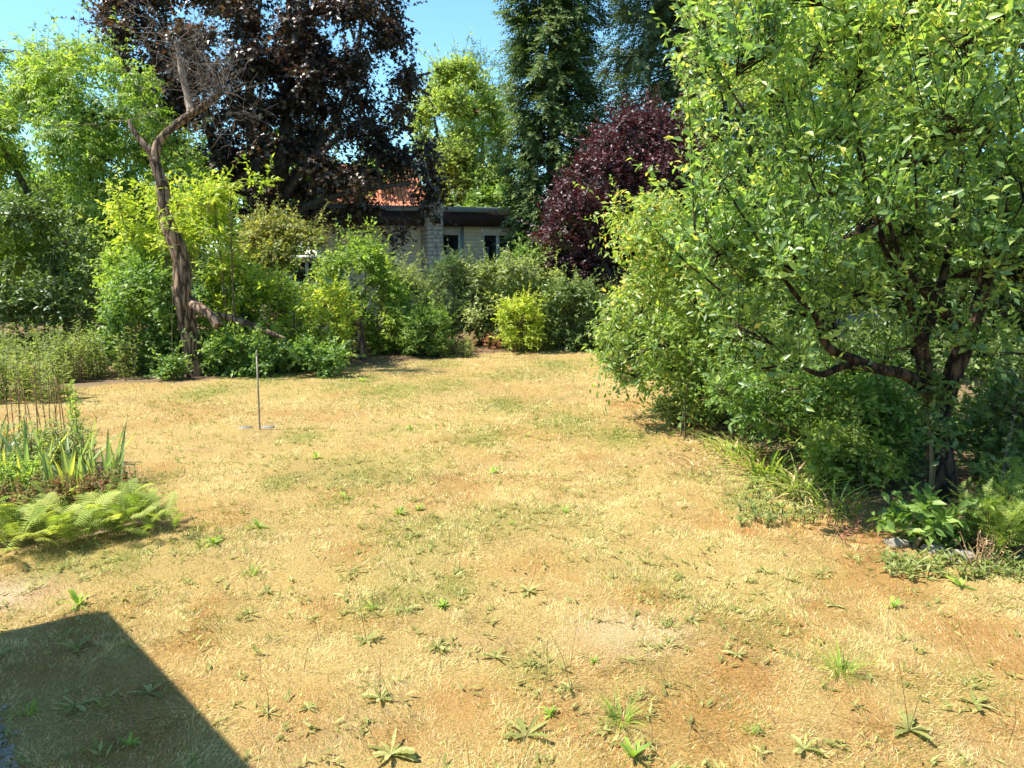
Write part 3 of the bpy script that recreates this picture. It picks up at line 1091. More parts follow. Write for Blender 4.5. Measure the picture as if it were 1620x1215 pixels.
# ------------------------------------------------------------------ background trees
# left: box elder
C, R = fill([(-150, 120), (-60, 60), (0, 75), (25, 60), (50, 90), (85, 50), (110, 45), (125, 75), (165, 60), (185, 110), (215, 95), (240, 150), (262, 190), (300, 230), (330, 300), (320, 400), (120, 420), (-150, 430)],
            20.5, 2.2, 74, (20, 42), 3, .15)
plant('box_elder_tree', 'bright green leafy tree at the upper left behind the shrubs', 'tree', at(120, 500, 20.5) * (1, 1, 0), C, R, 'elder', T_COMP, .25, 5600, 5, .5, tr=.16, bark='bark_dark', seed=31, hang=.45, up=.25, droop=.35, twr=.006, shell=.45, stems=3)
# dark maple
POLY = [(150, 30), (190, -50), (420, -80), (640, -50), (620, 10), (645, 45), (640, 75), (655, 110), (672, 160), (640, 168), (655, 200), (690, 235), (685, 270), (698, 305), (690, 330), (655, 338), (640, 380), (600, 385), (570, 350), (500, 360), (450, 330), (380, 345), (330, 330), (305, 250), (230, 210), (205, 120), (170, 75)]
C, R = fill(POLY, 24.3, 2.1, 140, (16, 36), 4, .15)
pxy = np.array([(810 + F * c[0] / ((c[1] * CP) - (c[2] - H) * SP), 607.5 - F * ((c[2] - H) * CP + c[1] * SP) / (c[1] * CP - (c[2] - H) * SP)) for c in C])
gap = (pxy[:, 0] > 585) & (pxy[:, 0] < 662) & (pxy[:, 1] > 278) & (pxy[:, 1] < 330)        # the red roof shows here
C, R = C[~gap], R[~gap]
cop_paths = [('trunk', [at(430, 520, 24.4) * (1, 1, 0) - UP * .1, at(432, 400, 24.4), at(440, 320, 24.4), at(452, 200, 24.4), at(458, 90, 24.4), at(455, -60, 24.5)], [.34, .27, .24, .19, .13, .05], 'bark_dark'),
             ('limb', pxl([(437, 345), (410, 290), (395, 200), (400, 90), (415, -20)], 24.0), [.19, .15, .12, .09, .04], 'bark_dark'),
             ('limb', pxl([(438, 330), (480, 270), (540, 215), (600, 180)], 23.9), [.14, .11, .08, .03], 'bark_dark'),
             ('limb', pxl([(445, 300), (520, 210), (560, 110), (575, 10)], 24.7), [.14, .1, .08, .03], 'bark_dark'),
             ('limb', pxl([(437, 350), (360, 280), (320, 180), (290, 60)], 24.8), [.15, .12, .08, .03], 'bark_dark'),
             ('limb', pxl([(437, 355), (500, 320), (580, 300), (650, 290)], 23.8), [.13, .1, .07, .03], 'bark_dark')]
plant('dark_maple_tree', 'tall dark purple brown maple tree left of centre', 'tree', at(430, 520, 24.4) * (1, 1, 0), C, R, 'copper', T_MAPLE, .14, 9000, 8, .5, tr=.3, bark='bark_dark', seed=32, hang=.3, up=.1, droop=.2, flat=.55, twr=.006, paths=cop_paths, shell=.5)


def conifer(name, label, base, ztop, rfun, z0, nb, leafm, sl, spb, droop, seed, tr=.22, hang=.5):
    rng = np.random.default_rng(seed)
    base = np.asarray(base, float)
    root = thing(name, label, 'tree', base)
    mb = MB()
    bark_tube(mb, [base - UP * .1, base + UP * ztop * .5, base + UP * ztop], [tr, tr * .6, .03], 18, 9, .08, seed)
    mb.build('trunk', M['bark_dark'], root, True)
    zb = z0 + (ztop - z0) * (np.arange(nb) + rng.random(nb)) / nb
    az = np.arange(nb) * 2.39996 + rng.normal(0, .25, nb)
    Rb = rfun(zb) * rng.uniform(.72, 1.12, nb)
    hd = np.c_[np.cos(az), np.sin(az), np.zeros(nb)]
    K = 5
    P = np.empty((nb, K, 3))
    for k in range(K):
        t = k / (K - 1)
        P[:, k] = base * (1, 1, 0) + UP * zb[:, None] + hd * (Rb * t)[:, None] + UP * (Rb * (-droop * t + droop * .75 * t ** 3))[:, None]
    bm = MB().tubes(P, np.linspace(.028, .006, K)[None] * np.clip(Rb / 1.8, .4, 1.3)[:, None], 4)
    bi = np.repeat(np.arange(nb), spb)
    N = len(bi)
    t = np.sqrt(rng.uniform(.06, 1, N)) * (K - 1) * .999
    k = t.astype(int)
    fr = (t - k)[:, None]
    pos = P[bi, k] * (1 - fr) + P[bi, k + 1] * fr
    sg = np.where(rng.random(N) < .5, 1, -1)[:, None]
    side = np.cross(hd[bi], UP) * sg
    wv = (rng.random(N) * .30 * Rb[bi] * (1.05 - t / (K - 1)))[:, None]
    pos = pos + side * wv + rvec(N, rng) * .06 - UP * (rng.random(N) ** 2 * hang * .5)[:, None]
    a = nrm(hd[bi] * .7 + side * .55 * rng.random((N, 1)) + rvec(N, rng) * .3 - UP * (hang * rng.uniform(.2, 1.2, (N, 1))))
    nn = nrm(UP + rvec(N, rng) * .5 + hd[bi] * .4)
    s = sl * rng.uniform(.6, 1.2, N)
    bm.build('branches', M['bark_dark'], root, kind='stuff')
    lr = np.clip(leaf_rand(pos, rng, .2, .9) * .75 + .3 * (t / 4) ** 2, 0, 1)
    MB().inst(*T_SPRIG, pos, a, nn, s, lr).build('crown', M[leafm], root, kind='stuff')


b = at(872, 500, 24.5) * (1, 1, 0)
conifer('spruce_tree', 'tall dense dark spruce right of the bungalow', b, 19, lambda z: np.interp(z, [0, 2.5, 5, 11, 16, 19], [1.2, 1.32, 1.38, 1.3, .8, .1]), 1.4, 460, 'spruce', .56, 47, .42, 41)
b = at(1062, 500, 26.5) * (1, 1, 0)
conifer('drooping_spruce_tree', 'grey green conifer with hanging branches above the purple plum', b, 17, lambda z: np.interp(z, [0, 4, 9, 13, 17], [3.2, 3.3, 3.1, 2.0, .2]), 2.2, 400, 'hemlock', .58, 46, .35, 42, hang=.9)
# sunny tree behind the bungalow and pine behind it
C, R = fill([(655, 190), (680, 150), (700, 105), (720, 100), (745, 112), (770, 150), (795, 185), (805, 250), (800, 340), (700, 350), (690, 300), (665, 250)], 37, 2.2, 44, (16, 32), 5, .15)
plant('sunny_green_tree', 'slender sunlit yellow green tree behind the bungalow roof', 'tree', at(725, 500, 37) * (1, 1, 0), C, R, 'lime', T_DIA, .19, 4800, 8, .6, tr=.16, bark='bark', seed=33, up=.6, droop=.1, twr=.01, stems=4)
C, R = fill([(690, 150), (735, 105), (760, 98), (785, 120), (815, 160), (840, 300), (830, 380), (700, 380), (690, 260)], 43, 2.2, 24, (16, 34), 6, .15)
plant('pine_tree', 'dark blue green pine standing behind the sunny tree', 'tree', at(765, 500, 43) * (1, 1, 0), C, R, 'spruce', T_SPRIG, .6, 700, 4, .8, tr=.22, bark='bark_dark', seed=34, twr=.012)
C, R = fill([(740, 330), (760, 305), (800, 300), (830, 320), (830, 380), (740, 380)], 33, 1.2, 8, (14, 24), 7, .1)
plant('round_bush', 'round light green bush showing just above the flat roof', 'bush', at(785, 500, 33) * (1, 1, 0), C, R, 'green', T_DIA, .22, 500, 8, .5, tr=.06, seed=35, twr=.01, crown='foliage', trunk='stem')
# trees behind the maple so that the lower sky is closed off
for (px, poly, Y, sd, lab) in ((-80, [(-240, 300), (-60, 190), (60, 230), (110, 300), (100, 460), (-240, 470)], 32, 61, 'dim green tree showing low behind the box elder'),
                               (250, [(80, 300), (180, 250), (300, 225), (390, 260), (400, 450), (90, 460)], 34, 64, 'dim green tree showing between the box elder and the dark maple'),
                               (510, [(380, 270), (450, 235), (540, 230), (610, 260), (620, 420), (390, 430)], 33, 65, 'green tree glimpsed through the dark maple above the house')):
    C, R = fill(poly, Y, 2, 16, (30, 52), sd)
    plant('woodland_tree', lab, 'tree', at(px, 500, Y) * (1, 1, 0), C, R, 'green', T_DIA, .36, 850, 7, .9, tr=.25, bark='bark_dark', seed=sd, twr=.012, group='trees beyond the garden')
for (nm, lab, poly, Y, sd, n) in (('boundary_hedge', 'tall shaded hedge closing the garden behind the left shrubs', [(-420, 240), (0, 270), (240, 290), (320, 380), (640, 420), (640, 520), (-420, 560)], 26, 62, 70),
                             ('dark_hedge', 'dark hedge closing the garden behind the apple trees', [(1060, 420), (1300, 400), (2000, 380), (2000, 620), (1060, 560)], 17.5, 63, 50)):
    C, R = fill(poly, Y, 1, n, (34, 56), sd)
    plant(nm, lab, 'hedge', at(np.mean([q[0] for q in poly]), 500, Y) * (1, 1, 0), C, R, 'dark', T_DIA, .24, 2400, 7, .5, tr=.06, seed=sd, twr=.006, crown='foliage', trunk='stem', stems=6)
# purple plum
C, R = fill([(862, 330), (888, 285), (930, 245), (965, 200), (1000, 180), (1060, 180), (1100, 220), (1110, 330), (1080, 430), (1000, 470), (930, 470), (880, 440), (860, 390)], 20.8, 1.7, 60, (18, 34), 8, .15)
plant('purple_plum_tree', 'purple leaved plum tree between the spruce and the apple tree', 'tree', at(985, 540, 20.8) * (1, 1, 0), C, R, 'plum', T_DIA, .11, 4600, 9, .34, wild=.2, tr=.12, bark='bark_dark', seed=36, hang=.15, up=.4, twr=.005, stems=3, shell=.45)
# trees behind the apple tree
C, R = fill([(1090, 60), (1180, -60), (1380, -80), (1380, 480), (1200, 520), (1090, 470)], 23, 1.8, 60, (30, 56), 9, .1)
plant('grey_green_tree', 'shaded grey green tree behind the apple trees', 'tree', at(1230, 560, 23) * (1, 1, 0), C, R, 'grey', T_DIA, .24, 2600, 7, .6, tr=.2, bark='bark_dark', seed=37, twr=.008)
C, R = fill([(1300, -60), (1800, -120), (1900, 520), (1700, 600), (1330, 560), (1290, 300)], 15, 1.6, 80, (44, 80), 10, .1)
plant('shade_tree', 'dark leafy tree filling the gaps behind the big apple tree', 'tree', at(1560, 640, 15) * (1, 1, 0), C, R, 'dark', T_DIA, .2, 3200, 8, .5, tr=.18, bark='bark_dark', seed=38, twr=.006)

# ------------------------------------------------------------------ shrubs
def shrub(name, label, poly, Y, dep, n, r, leafm, tmpl, ll, ntw, lpt, tl, seed, cat='shrub', stems=5, **kw):
    ntw = int(ntw * .85)
    C, R = fill(poly, Y, dep, n, r, seed, tl)
    px = np.mean([q[0] for q in poly])
    base = at(px, 600, Y) * (1, 1, 0)
    return plant(name, label, cat, base, C, R, leafm, tmpl, ll, ntw, lpt, tl, tr=kw.pop('tr', .03), seed=seed, sub=kw.pop('sub', .4), crown='foliage', trunk='stem', stems=stems, wild=kw.pop('wild', .13), **kw)


shrub('dark_shrub', 'large dark green shrub at the left edge under the box elder', [(-120, 330), (30, 305), (95, 320), (150, 370), (185, 430), (200, 490), (190, 560), (-120, 580)], 17.6, 1.3, 34, (26, 46), 'dark', T_DIA, .11, 2800, 9, .4, 71)
shrub('yellow_leaved_shrub', 'yellow green shrub wrapped around the bare trunk', [(165, 340), (180, 292), (225, 284), (262, 300), (300, 300), (322, 262), (352, 230), (350, 285), (385, 300), (365, 330), (372, 375), (340, 405), (250, 400), (195, 392)], 15.7, .8, 26, (16, 30), 'yellow', T_OVAL4, .13, 700, 7, .38, 72, up=.25)
shrub('yellow_shoot', 'long arching yellow shoot reaching right in front of the maple', [(300, 330), (330, 290), (365, 300), (400, 278), (432, 284), (425, 296), (390, 300), (350, 325)], 15.3, .3, 9, (8, 14), 'yellow', T_OVAL4, .13, 90, 7, .25, 73, stems=2, cat='shoot')
shrub('trunk_shrub', 'light green leafy shrub hugging the left foot of the bare trunk', [(180, 440), (215, 410), (262, 430), (285, 500), (298, 560), (300, 600), (178, 600), (165, 530)], 14.9, .6, 24, (16, 30), 'green', T_DIA, .10, 1500, 8, .3, 74)
shrub('leafy_sucker', 'pale green bush between the dark shrub and the bare trunk', [(150, 430), (180, 390), (240, 395), (268, 440), (260, 500), (190, 520)], 16.2, .6, 16, (16, 28), 'elder', T_DIA, .11, 700, 8, .35, 75)
shrub('low_thicket', 'shaded green thicket right of the bare trunk beside the steel rod', [(318, 510), (345, 525), (420, 540), (500, 545), (560, 555), (545, 590), (420, 596), (325, 600)], 14.8, .6, 26, (13, 24), 'green', T_DIA, .10, 1300, 8, .26, 76)
shrub('fallen_limb_foliage', 'bright yellow green foliage sprouting along the low broken limb', [(320, 420), (370, 395), (420, 430), (460, 440), (520, 430), (560, 465), (572, 500), (540, 560), (460, 560), (400, 530), (340, 500)], 15.9, .8, 34, (16, 28), 'yellow', T_OVAL4, .12, 800, 7, .32, 77, up=.35)
shrub('green_thicket', 'green bushes filling the space behind the yellow limb foliage', [(310, 440), (360, 410), (440, 450), (560, 450), (570, 560), (330, 570)], 16.9, .6, 24, (20, 32), 'green', T_DIA, .11, 1500, 8, .35, 78)
shrub('layered_shrub', 'olive shrub with flat layered branches under the dark maple', [(368, 420), (385, 370), (405, 340), (450, 338), (490, 350), (525, 385), (505, 410), (470, 430), (420, 440)], 18.6, .9, 26, (12, 24), 'olive', T_DIA, .10, 1300, 8, .32, 79, flat=.4, up=.05)
shrub('tall_green_shrub', 'tall yellowish green shrub left of the bungalow wall', [(500, 430), (530, 395), (575, 385), (590, 375), (605, 400), (630, 440), (650, 470), (650, 550), (590, 572), (548, 520)], 17.9, .9, 30, (16, 28), 'elder', T_DIA, .11, 1300, 8, .35, 80, up=.5)
shrub('grey_shrub', 'soft grey green shrub in front of the stone chimney', [(598, 450), (640, 425), (672, 440), (690, 480), (690, 560), (600, 566)], 18.7, .7, 20, (15, 26), 'grey', T_LANCE, .11, 1300, 10, .32, 81, up=.5)
shrub('goldenrod_bush', 'low rounded feathery green bush at the far lawn edge', [(640, 505), (668, 486), (702, 495), (718, 540), (700, 570), (635, 572)], 17.4, .5, 16, (10, 18), 'green', T_LANCE, .12, 700, 12, .3, 82, up=.9)
shrub('juniper', 'dark upright juniper in the middle of the hedge', [(668, 446), (690, 420), (712, 402), (740, 415), (752, 450), (745, 540), (685, 545)], 19.6, .7, 24, (13, 22), 'spruce', T_SPRIG, .2, 800, 4, .35, 83, up=.8, stems=3)
shrub('privet_shrub', 'broad grey green privet shrub below the bungalow window', [(735, 435), (765, 415), (800, 410), (838, 412), (856, 450), (850, 520), (790, 545), (735, 545)], 19.4, .9, 30, (15, 26), 'grey', T_DIA, .09, 2200, 10, .3, 84)
shrub('clipped_hedge', 'clipped green hedge right under the bungalow corner', [(790, 415), (805, 402), (850, 392), (895, 385), (905, 470), (850, 540), (800, 500)], 21.2, .8, 28, (14, 24), 'green', T_DIA, .11, 1700, 8, .25, 85)
shrub('yellow_bush', 'small yellow green bush at the centre of the far lawn edge', [(783, 490), (812, 466), (845, 472), (862, 505), (855, 550), (795, 556)], 18.1, .5, 16, (10, 18), 'yellow', T_OVAL4, .1, 500, 7, .28, 86)
shrub('dark_green_bush', 'dark green rounded bush beside the yellow bush', [(850, 480), (880, 445), (925, 450), (955, 485), (952, 552), (865, 556)], 18.7, .7, 20, (14, 24), 'dark', T_DIA, .09, 1500, 9, .3, 87)
shrub('grey_green_bush', 'grey green bush in the shadow under the purple plum', [(840, 440), (870, 425), (940, 450), (1000, 460), (1060, 470), (1060, 560), (930, 560)], 19.6, .6, 20, (16, 28), 'grey', T_DIA, .1, 1300, 9, .3, 88)
shrub('deep_green_bush', 'deep green bush behind the drooping apple branches', [(950, 500), (1010, 470), (1100, 480), (1180, 500), (1180, 590), (1040, 600), (960, 565)], 14.5, .6, 22, (20, 34), 'dark', T_DIA, .1, 1500, 9, .3, 89)

# ------------------------------------------------------------------ old bare tree
YD = 14.6
DT = at(303, 592, YD) * (1, 1, 0)
dead = thing('bare_fruit_tree', 'old half dead fruit tree with bare twisted trunk and forked top', 'tree', DT)


def dlimb(nm, pts, wpx, mat='bark', n=None, sides=16, ridge=.13, seed=0, cap=True):
    P = pxl(pts, YD)
    if pts[0][1] > 580:
        P[0][2] = -.08
    mb = MB()
    bark_tube(mb, P, [q * .88 * mpp(YD) / 2 for q in wpx], n or 9 * len(pts), sides, ridge, seed, cap=cap)
    return mb.build(nm, M[mat], dead, True)


dlimb('trunk', [(308, 597), (303, 560), (298, 522), (290, 475), (289, 440), (281, 395), (263, 345), (257, 300), (243, 250)], [40, 29, 32, 34, 28, 27, 22, 20, 17], n=100, sides=32, ridge=.24, seed=3)
dlimb('limb', [(243, 256), (250, 228), (268, 206), (300, 182), (328, 164), (350, 146)], [16, 15, 13, 13, 11, 10], seed=5)
dlimb('limb', [(246, 256), (236, 238), (222, 222), (210, 204), (203, 190)], [14, 12, 10, 8, 5], seed=6)
dlimb('limb', [(302, 178), (296, 150, .1), (289, 120, .1), (284, 95, .1), (279, 66, .1)], [13, 12, 11, 9, 6], 'deadwood', seed=7)
dlimb('limb', [(300, 478), (318, 488, -.2), (334, 500, -.3), (346, 516, -.35)], [20, 17, 15, 18], seed=8)
dlimb('limb', [(325, 494, -.1), (360, 502, .1), (390, 512, .2), (420, 524, .2), (452, 536, .2)], [10, 12, 13, 11, 5], seed=9)
dlimb('broken_stub', [(290, 478), (281, 464), (275, 452)], [20, 15, 9], 'deadwood', n=12, ridge=.3, seed=10)
mb = MB()
rng = np.random.default_rng(17)
P, Rr = [], []
org_pts = pxl([(350, 146), (346, 150), (338, 158), (322, 168), (279, 66), (282, 85), (286, 105), (292, 135), (203, 190)], YD)
wts = np.array([5, 4, 3, 2, 3, 3, 2, 1, .6])
for k in range(75):
    o = org_pts[rng.choice(9, p=wts / wts.sum())]
    d = nrm((rng.normal(0, 1, 3) * (1, .8, 1) + (0, 0, .45))[None])[0]
    L = rng.uniform(.45, 1.2)
    q = [o]
    bow = rng.normal(0, .8)
    for t in range(1, 6):
        q.append(o + d * L * t / 5 + rng.normal(0, .075, 3) * t ** .5 + np.array([0, 0, .25 * L * math.sin(math.pi * t / 5) * bow]))
    P.append(q)
    Rr.append(np.linspace(.0065, .002, 6))
    for s_ in range(5):
        b0 = q[rng.integers(2, 5)]
        dd = nrm((d + rng.normal(0, .8, 3))[None])[0]
        l2 = rng.uniform(.15, .4)
        P.append([b0 + dd * l2 * t / 5 + rng.normal(0, .012, 3) for t in range(6)])
        Rr.append(np.linspace(.0055, .002, 6))
mb.tubes(P, Rr, 3)
mb.build('twigs', M['twig'], dead, kind='stuff')
# wire loops tied round the trunk
for (px, py, wpx) in ((253, 288, 25), (275, 390, 31)):
    c = at(px, py, YD)
    r = wpx * mpp(YD) / 2
    an = np.linspace(0, 2 * np.pi, 20)
    MB().tubes([[c + np.array([math.cos(a) * r * 1.08, math.sin(a) * r * 1.08, .05 * math.cos(a)]) for a in an]], [[.005] * 20], 4).build('wire', M['twig'], dead)

shrub('yellow_shoot_cluster', 'yellow leaves hanging in front of the bare trunk', [(235, 330), (262, 322), (300, 300), (345, 310), (350, 350), (330, 390), (290, 385), (262, 410), (235, 395)], 14.1, .25, 16, (10, 18), 'yellow', T_OVAL4, .11, 50, 7, .25, 98, stems=2, cat='shoots', tr=.008)
shrub('trunk_foot_weeds', 'small leafy weeds against the front of the bare trunk', [(252, 560), (280, 552), (296, 575), (298, 606), (245, 606)], 14.1, .15, 10, (8, 14), 'green', T_DIA, .08, 130, 8, .2, 99)
# stump post at the lawn edge
YS = gp(570, 568)[1]
st = thing('tree_stump', 'short grey dead trunk standing at the far lawn edge', 'stump', gp(570, 568))
mb = MB()
bark_tube(mb, [at(572, 572, YS) * (1, 1, 0) - UP * .08, at(571, 545, YS), at(567, 522, YS), at(565, 503, YS)], [10.5 * mpp(YS), 9 * mpp(YS), 8.5 * mpp(YS), 8 * mpp(YS)], 20, 14, .14, 12)
mb.build('trunk', M['bark'], st, True)

# steel rod with pavers
pb = gp(411, 680)
rod = thing('steel_rod', 'thin rusty rod standing upright in the lawn', 'rod', pb)
tp = at(406, 560, pb[1])
MB().tubes([[pb - UP * .05, (pb + tp) / 2, tp]], [[.012] * 3], 8, cap=True).build('pole', M['steel'], rod, True)
MB().tubes([[tp - (.0, 0, .03), tp + (0, 0, .02), tp + (.005, 0, .05)]], [[.0145, .0145, .009]], 8, cap=True).build('cap', M['paver'], rod, True)
for (px, py, lab, wv) in ((388, 677, 'pale flat slab left of the thin rod', .11), (424, 676, 'grey flat slab right of the thin rod', .10)):
    c = gp(px, py)
    an = np.linspace(0, 2 * np.pi, 9)[:-1] + RNG.normal(0, .12, 8)
    V = np.concatenate([np.c_[c[0] + np.cos(an) * wv, c[1] + np.sin(an) * wv * .7, np.full(8, zz)] for zz in (-.03, .012)])
    V[8:, :2] = c[:2] + (V[8:, :2] - c[:2]) * .94
    fs = [[(k, (k + 1) % 8, 8 + (k + 1) % 8, 8 + k) for k in range(8)], [tuple(range(8, 16))]]
    tag(MB().add(V, fs).build('paving_slab', M['paver']), lab, 'slab')

# ------------------------------------------------------------------ apple trees
YA = 6.9
rngA = np.random.default_rng(3)
AB = gp(1490, 802)
YA = AB[1]
POLY = [(1085, 70), (1120, -60), (1300, -110), (1500, -120), (1760, -100), (1800, 500), (1660, 590), (1590, 590), (1545, 580), (1490, 565), (1440, 575), (1390, 590), (1330, 605), (1250, 620), (1160, 600), (1120, 490), (1090, 400), (1080, 320), (1130, 260), (1075, 190), (1120, 140)]
C, R = fill(POLY, YA + .05, 1.5, 140, (26, 56), 12, .15)
m1 = mpp(YA)
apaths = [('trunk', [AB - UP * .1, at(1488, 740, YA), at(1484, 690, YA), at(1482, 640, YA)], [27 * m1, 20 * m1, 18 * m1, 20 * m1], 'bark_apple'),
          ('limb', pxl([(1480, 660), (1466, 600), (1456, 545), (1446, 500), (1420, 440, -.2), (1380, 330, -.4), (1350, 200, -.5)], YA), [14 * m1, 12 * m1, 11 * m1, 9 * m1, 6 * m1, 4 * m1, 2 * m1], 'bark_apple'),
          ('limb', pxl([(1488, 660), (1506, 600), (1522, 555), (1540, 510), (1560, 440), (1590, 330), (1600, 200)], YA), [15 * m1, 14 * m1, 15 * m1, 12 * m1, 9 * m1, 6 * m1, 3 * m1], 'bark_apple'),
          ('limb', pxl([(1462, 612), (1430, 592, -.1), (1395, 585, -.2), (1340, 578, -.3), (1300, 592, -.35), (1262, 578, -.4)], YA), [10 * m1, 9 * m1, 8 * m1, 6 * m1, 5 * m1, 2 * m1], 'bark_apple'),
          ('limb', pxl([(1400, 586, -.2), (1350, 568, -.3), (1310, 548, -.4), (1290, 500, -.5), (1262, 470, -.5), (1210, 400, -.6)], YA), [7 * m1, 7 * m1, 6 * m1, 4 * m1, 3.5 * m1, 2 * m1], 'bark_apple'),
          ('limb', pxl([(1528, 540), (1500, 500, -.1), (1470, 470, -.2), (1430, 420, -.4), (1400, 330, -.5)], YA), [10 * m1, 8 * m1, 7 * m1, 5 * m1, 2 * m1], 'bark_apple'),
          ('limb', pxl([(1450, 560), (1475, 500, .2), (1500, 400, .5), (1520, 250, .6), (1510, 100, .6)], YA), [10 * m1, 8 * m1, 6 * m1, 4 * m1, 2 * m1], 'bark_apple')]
shoots = [pxl(q, YA - .9) for q in ([(1100, 380), (1095, 270), (1088, 140)], [(1450, 330), (1445, 180), (1432, 10)], [(1545, 250), (1590, 150), (1610, 60)], [(1290, 300), (1250, 200), (1225, 90)],
                                    [(1480, 260), (1530, 190), (1560, 110)], [(1200, 380), (1150, 300), (1120, 230)], [(1370, 260), (1340, 130), (1335, 20)], [(1590, 350), (1600, 240), (1598, 130)],
                                    [(1140, 460), (1070, 400), (1010, 330)], [(1180, 180), (1130, 100), (1100, 50)])]
ex = shoot_leaves(shoots, 90, .105, rngA)
mbs = MB()
big_apple = plant('apple_tree', 'big leafy apple tree with forked trunk at the right', 'tree', AB, C, R, 'apple', T_OVAL4, .094, 2150, 8, .34, tr=.13, bark='bark_apple', seed=51, paths=apaths, up=.9, droop=.12, hang=.0, twr=.0035, sub=1.5, wild=.62, extra=ex, own=300, shell=.5)
mbs.tubes([smooth_path(q, 8) for q in shoots], [np.linspace(.010, .003, 8)] * len(shoots), 5)
mbs.build('shoots', M['bark_apple'], big_apple, kind='stuff')
YB = 10.2
C, R = fill([(948, 330), (985, 315), (1030, 308), (1075, 325), (1120, 380), (1180, 450), (1260, 560), (1250, 640), (1150, 660), (1075, 650), (1040, 610), (985, 612), (935, 575), (948, 520), (965, 470), (1010, 440), (985, 380)], YB, 1.1, 80, (20, 38), 13, .15)
mb_ = mpp(YB)
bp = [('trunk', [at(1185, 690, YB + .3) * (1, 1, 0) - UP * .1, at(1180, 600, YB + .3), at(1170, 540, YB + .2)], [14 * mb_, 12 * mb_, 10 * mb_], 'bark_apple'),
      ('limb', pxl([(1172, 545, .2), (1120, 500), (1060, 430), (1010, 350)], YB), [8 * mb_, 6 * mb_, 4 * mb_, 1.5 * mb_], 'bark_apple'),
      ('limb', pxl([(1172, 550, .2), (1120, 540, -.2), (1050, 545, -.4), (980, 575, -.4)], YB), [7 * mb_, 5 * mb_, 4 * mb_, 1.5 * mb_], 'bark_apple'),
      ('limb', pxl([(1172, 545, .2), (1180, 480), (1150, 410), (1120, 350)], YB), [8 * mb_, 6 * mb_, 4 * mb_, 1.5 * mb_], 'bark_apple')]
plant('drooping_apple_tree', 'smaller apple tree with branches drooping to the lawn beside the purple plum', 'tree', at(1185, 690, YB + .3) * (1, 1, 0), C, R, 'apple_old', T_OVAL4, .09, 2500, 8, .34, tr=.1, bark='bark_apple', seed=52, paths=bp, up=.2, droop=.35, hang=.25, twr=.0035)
# prop stick under the drooping branch
s0, s1 = gp(972, 622), at(1012, 566, gp(972, 622)[1] + .15)
tag(MB().tubes([[s0 - UP * .03, (s0 + s1) / 2 + (.01, 0, 0), s1]], [[.016, .014, .012]], 7, cap=True).build('prop_stick', M['bark_dark'], None, True), 'slanting stick propping the drooping apple branch', 'stick')

# ------------------------------------------------------------------ undergrowth below the apple tree
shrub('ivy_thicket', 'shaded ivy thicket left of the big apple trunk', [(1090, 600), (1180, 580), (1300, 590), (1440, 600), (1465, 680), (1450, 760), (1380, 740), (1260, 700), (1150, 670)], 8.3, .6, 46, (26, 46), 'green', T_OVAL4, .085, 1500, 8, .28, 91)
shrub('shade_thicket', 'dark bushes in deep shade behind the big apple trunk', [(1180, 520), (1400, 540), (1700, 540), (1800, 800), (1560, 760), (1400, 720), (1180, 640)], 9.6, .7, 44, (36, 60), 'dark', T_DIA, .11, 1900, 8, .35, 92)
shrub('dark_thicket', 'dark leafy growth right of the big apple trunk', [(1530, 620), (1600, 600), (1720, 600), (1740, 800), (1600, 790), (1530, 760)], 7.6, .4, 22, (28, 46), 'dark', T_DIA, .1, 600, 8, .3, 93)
shrub('trunk_ivy', 'ivy climbing the foot of the big apple trunk', [(1452, 590), (1500, 600), (1510, 680), (1500, 720), (1462, 700), (1450, 640)], AB[1] - .12, .1, 12, (14, 24), 'dark', T_OVAL, .08, 90, 8, .16, 94, stems=2, cat='ivy')
shrub('bramble_weeds', 'yellow green weeds growing in front of the ivy thicket', [(1290, 700), (1340, 690), (1400, 715), (1440, 745), (1420, 800), (1340, 800), (1270, 770)], 7.5, .35, 26, (18, 30), 'lime', T_OVAL, .09, 420, 8, .22, 95, up=.6)
shrub('yellow_ground_cover', 'low yellowish ground cover under the drooping apple branch', [(1020, 650), (1050, 625), (1100, 630), (1120, 655), (1090, 670), (1030, 668)], gp(1060, 668)[1], .4, 14, (10, 18), 'golden', T_LANCE, .08, 350, 9, .14, 96, up=.6)
shrub('broad_leaved_plant', 'broad dark green leaves at the foot of the big apple trunk', [(1395, 820), (1430, 795), (1480, 790), (1520, 810), (1520, 855), (1450, 865), (1400, 850)], gp(1450, 858)[1], .2, 16, (14, 22), 'green', T_OVAL, .11, 90, 6, .16, 97, cat='plant', up=.5)


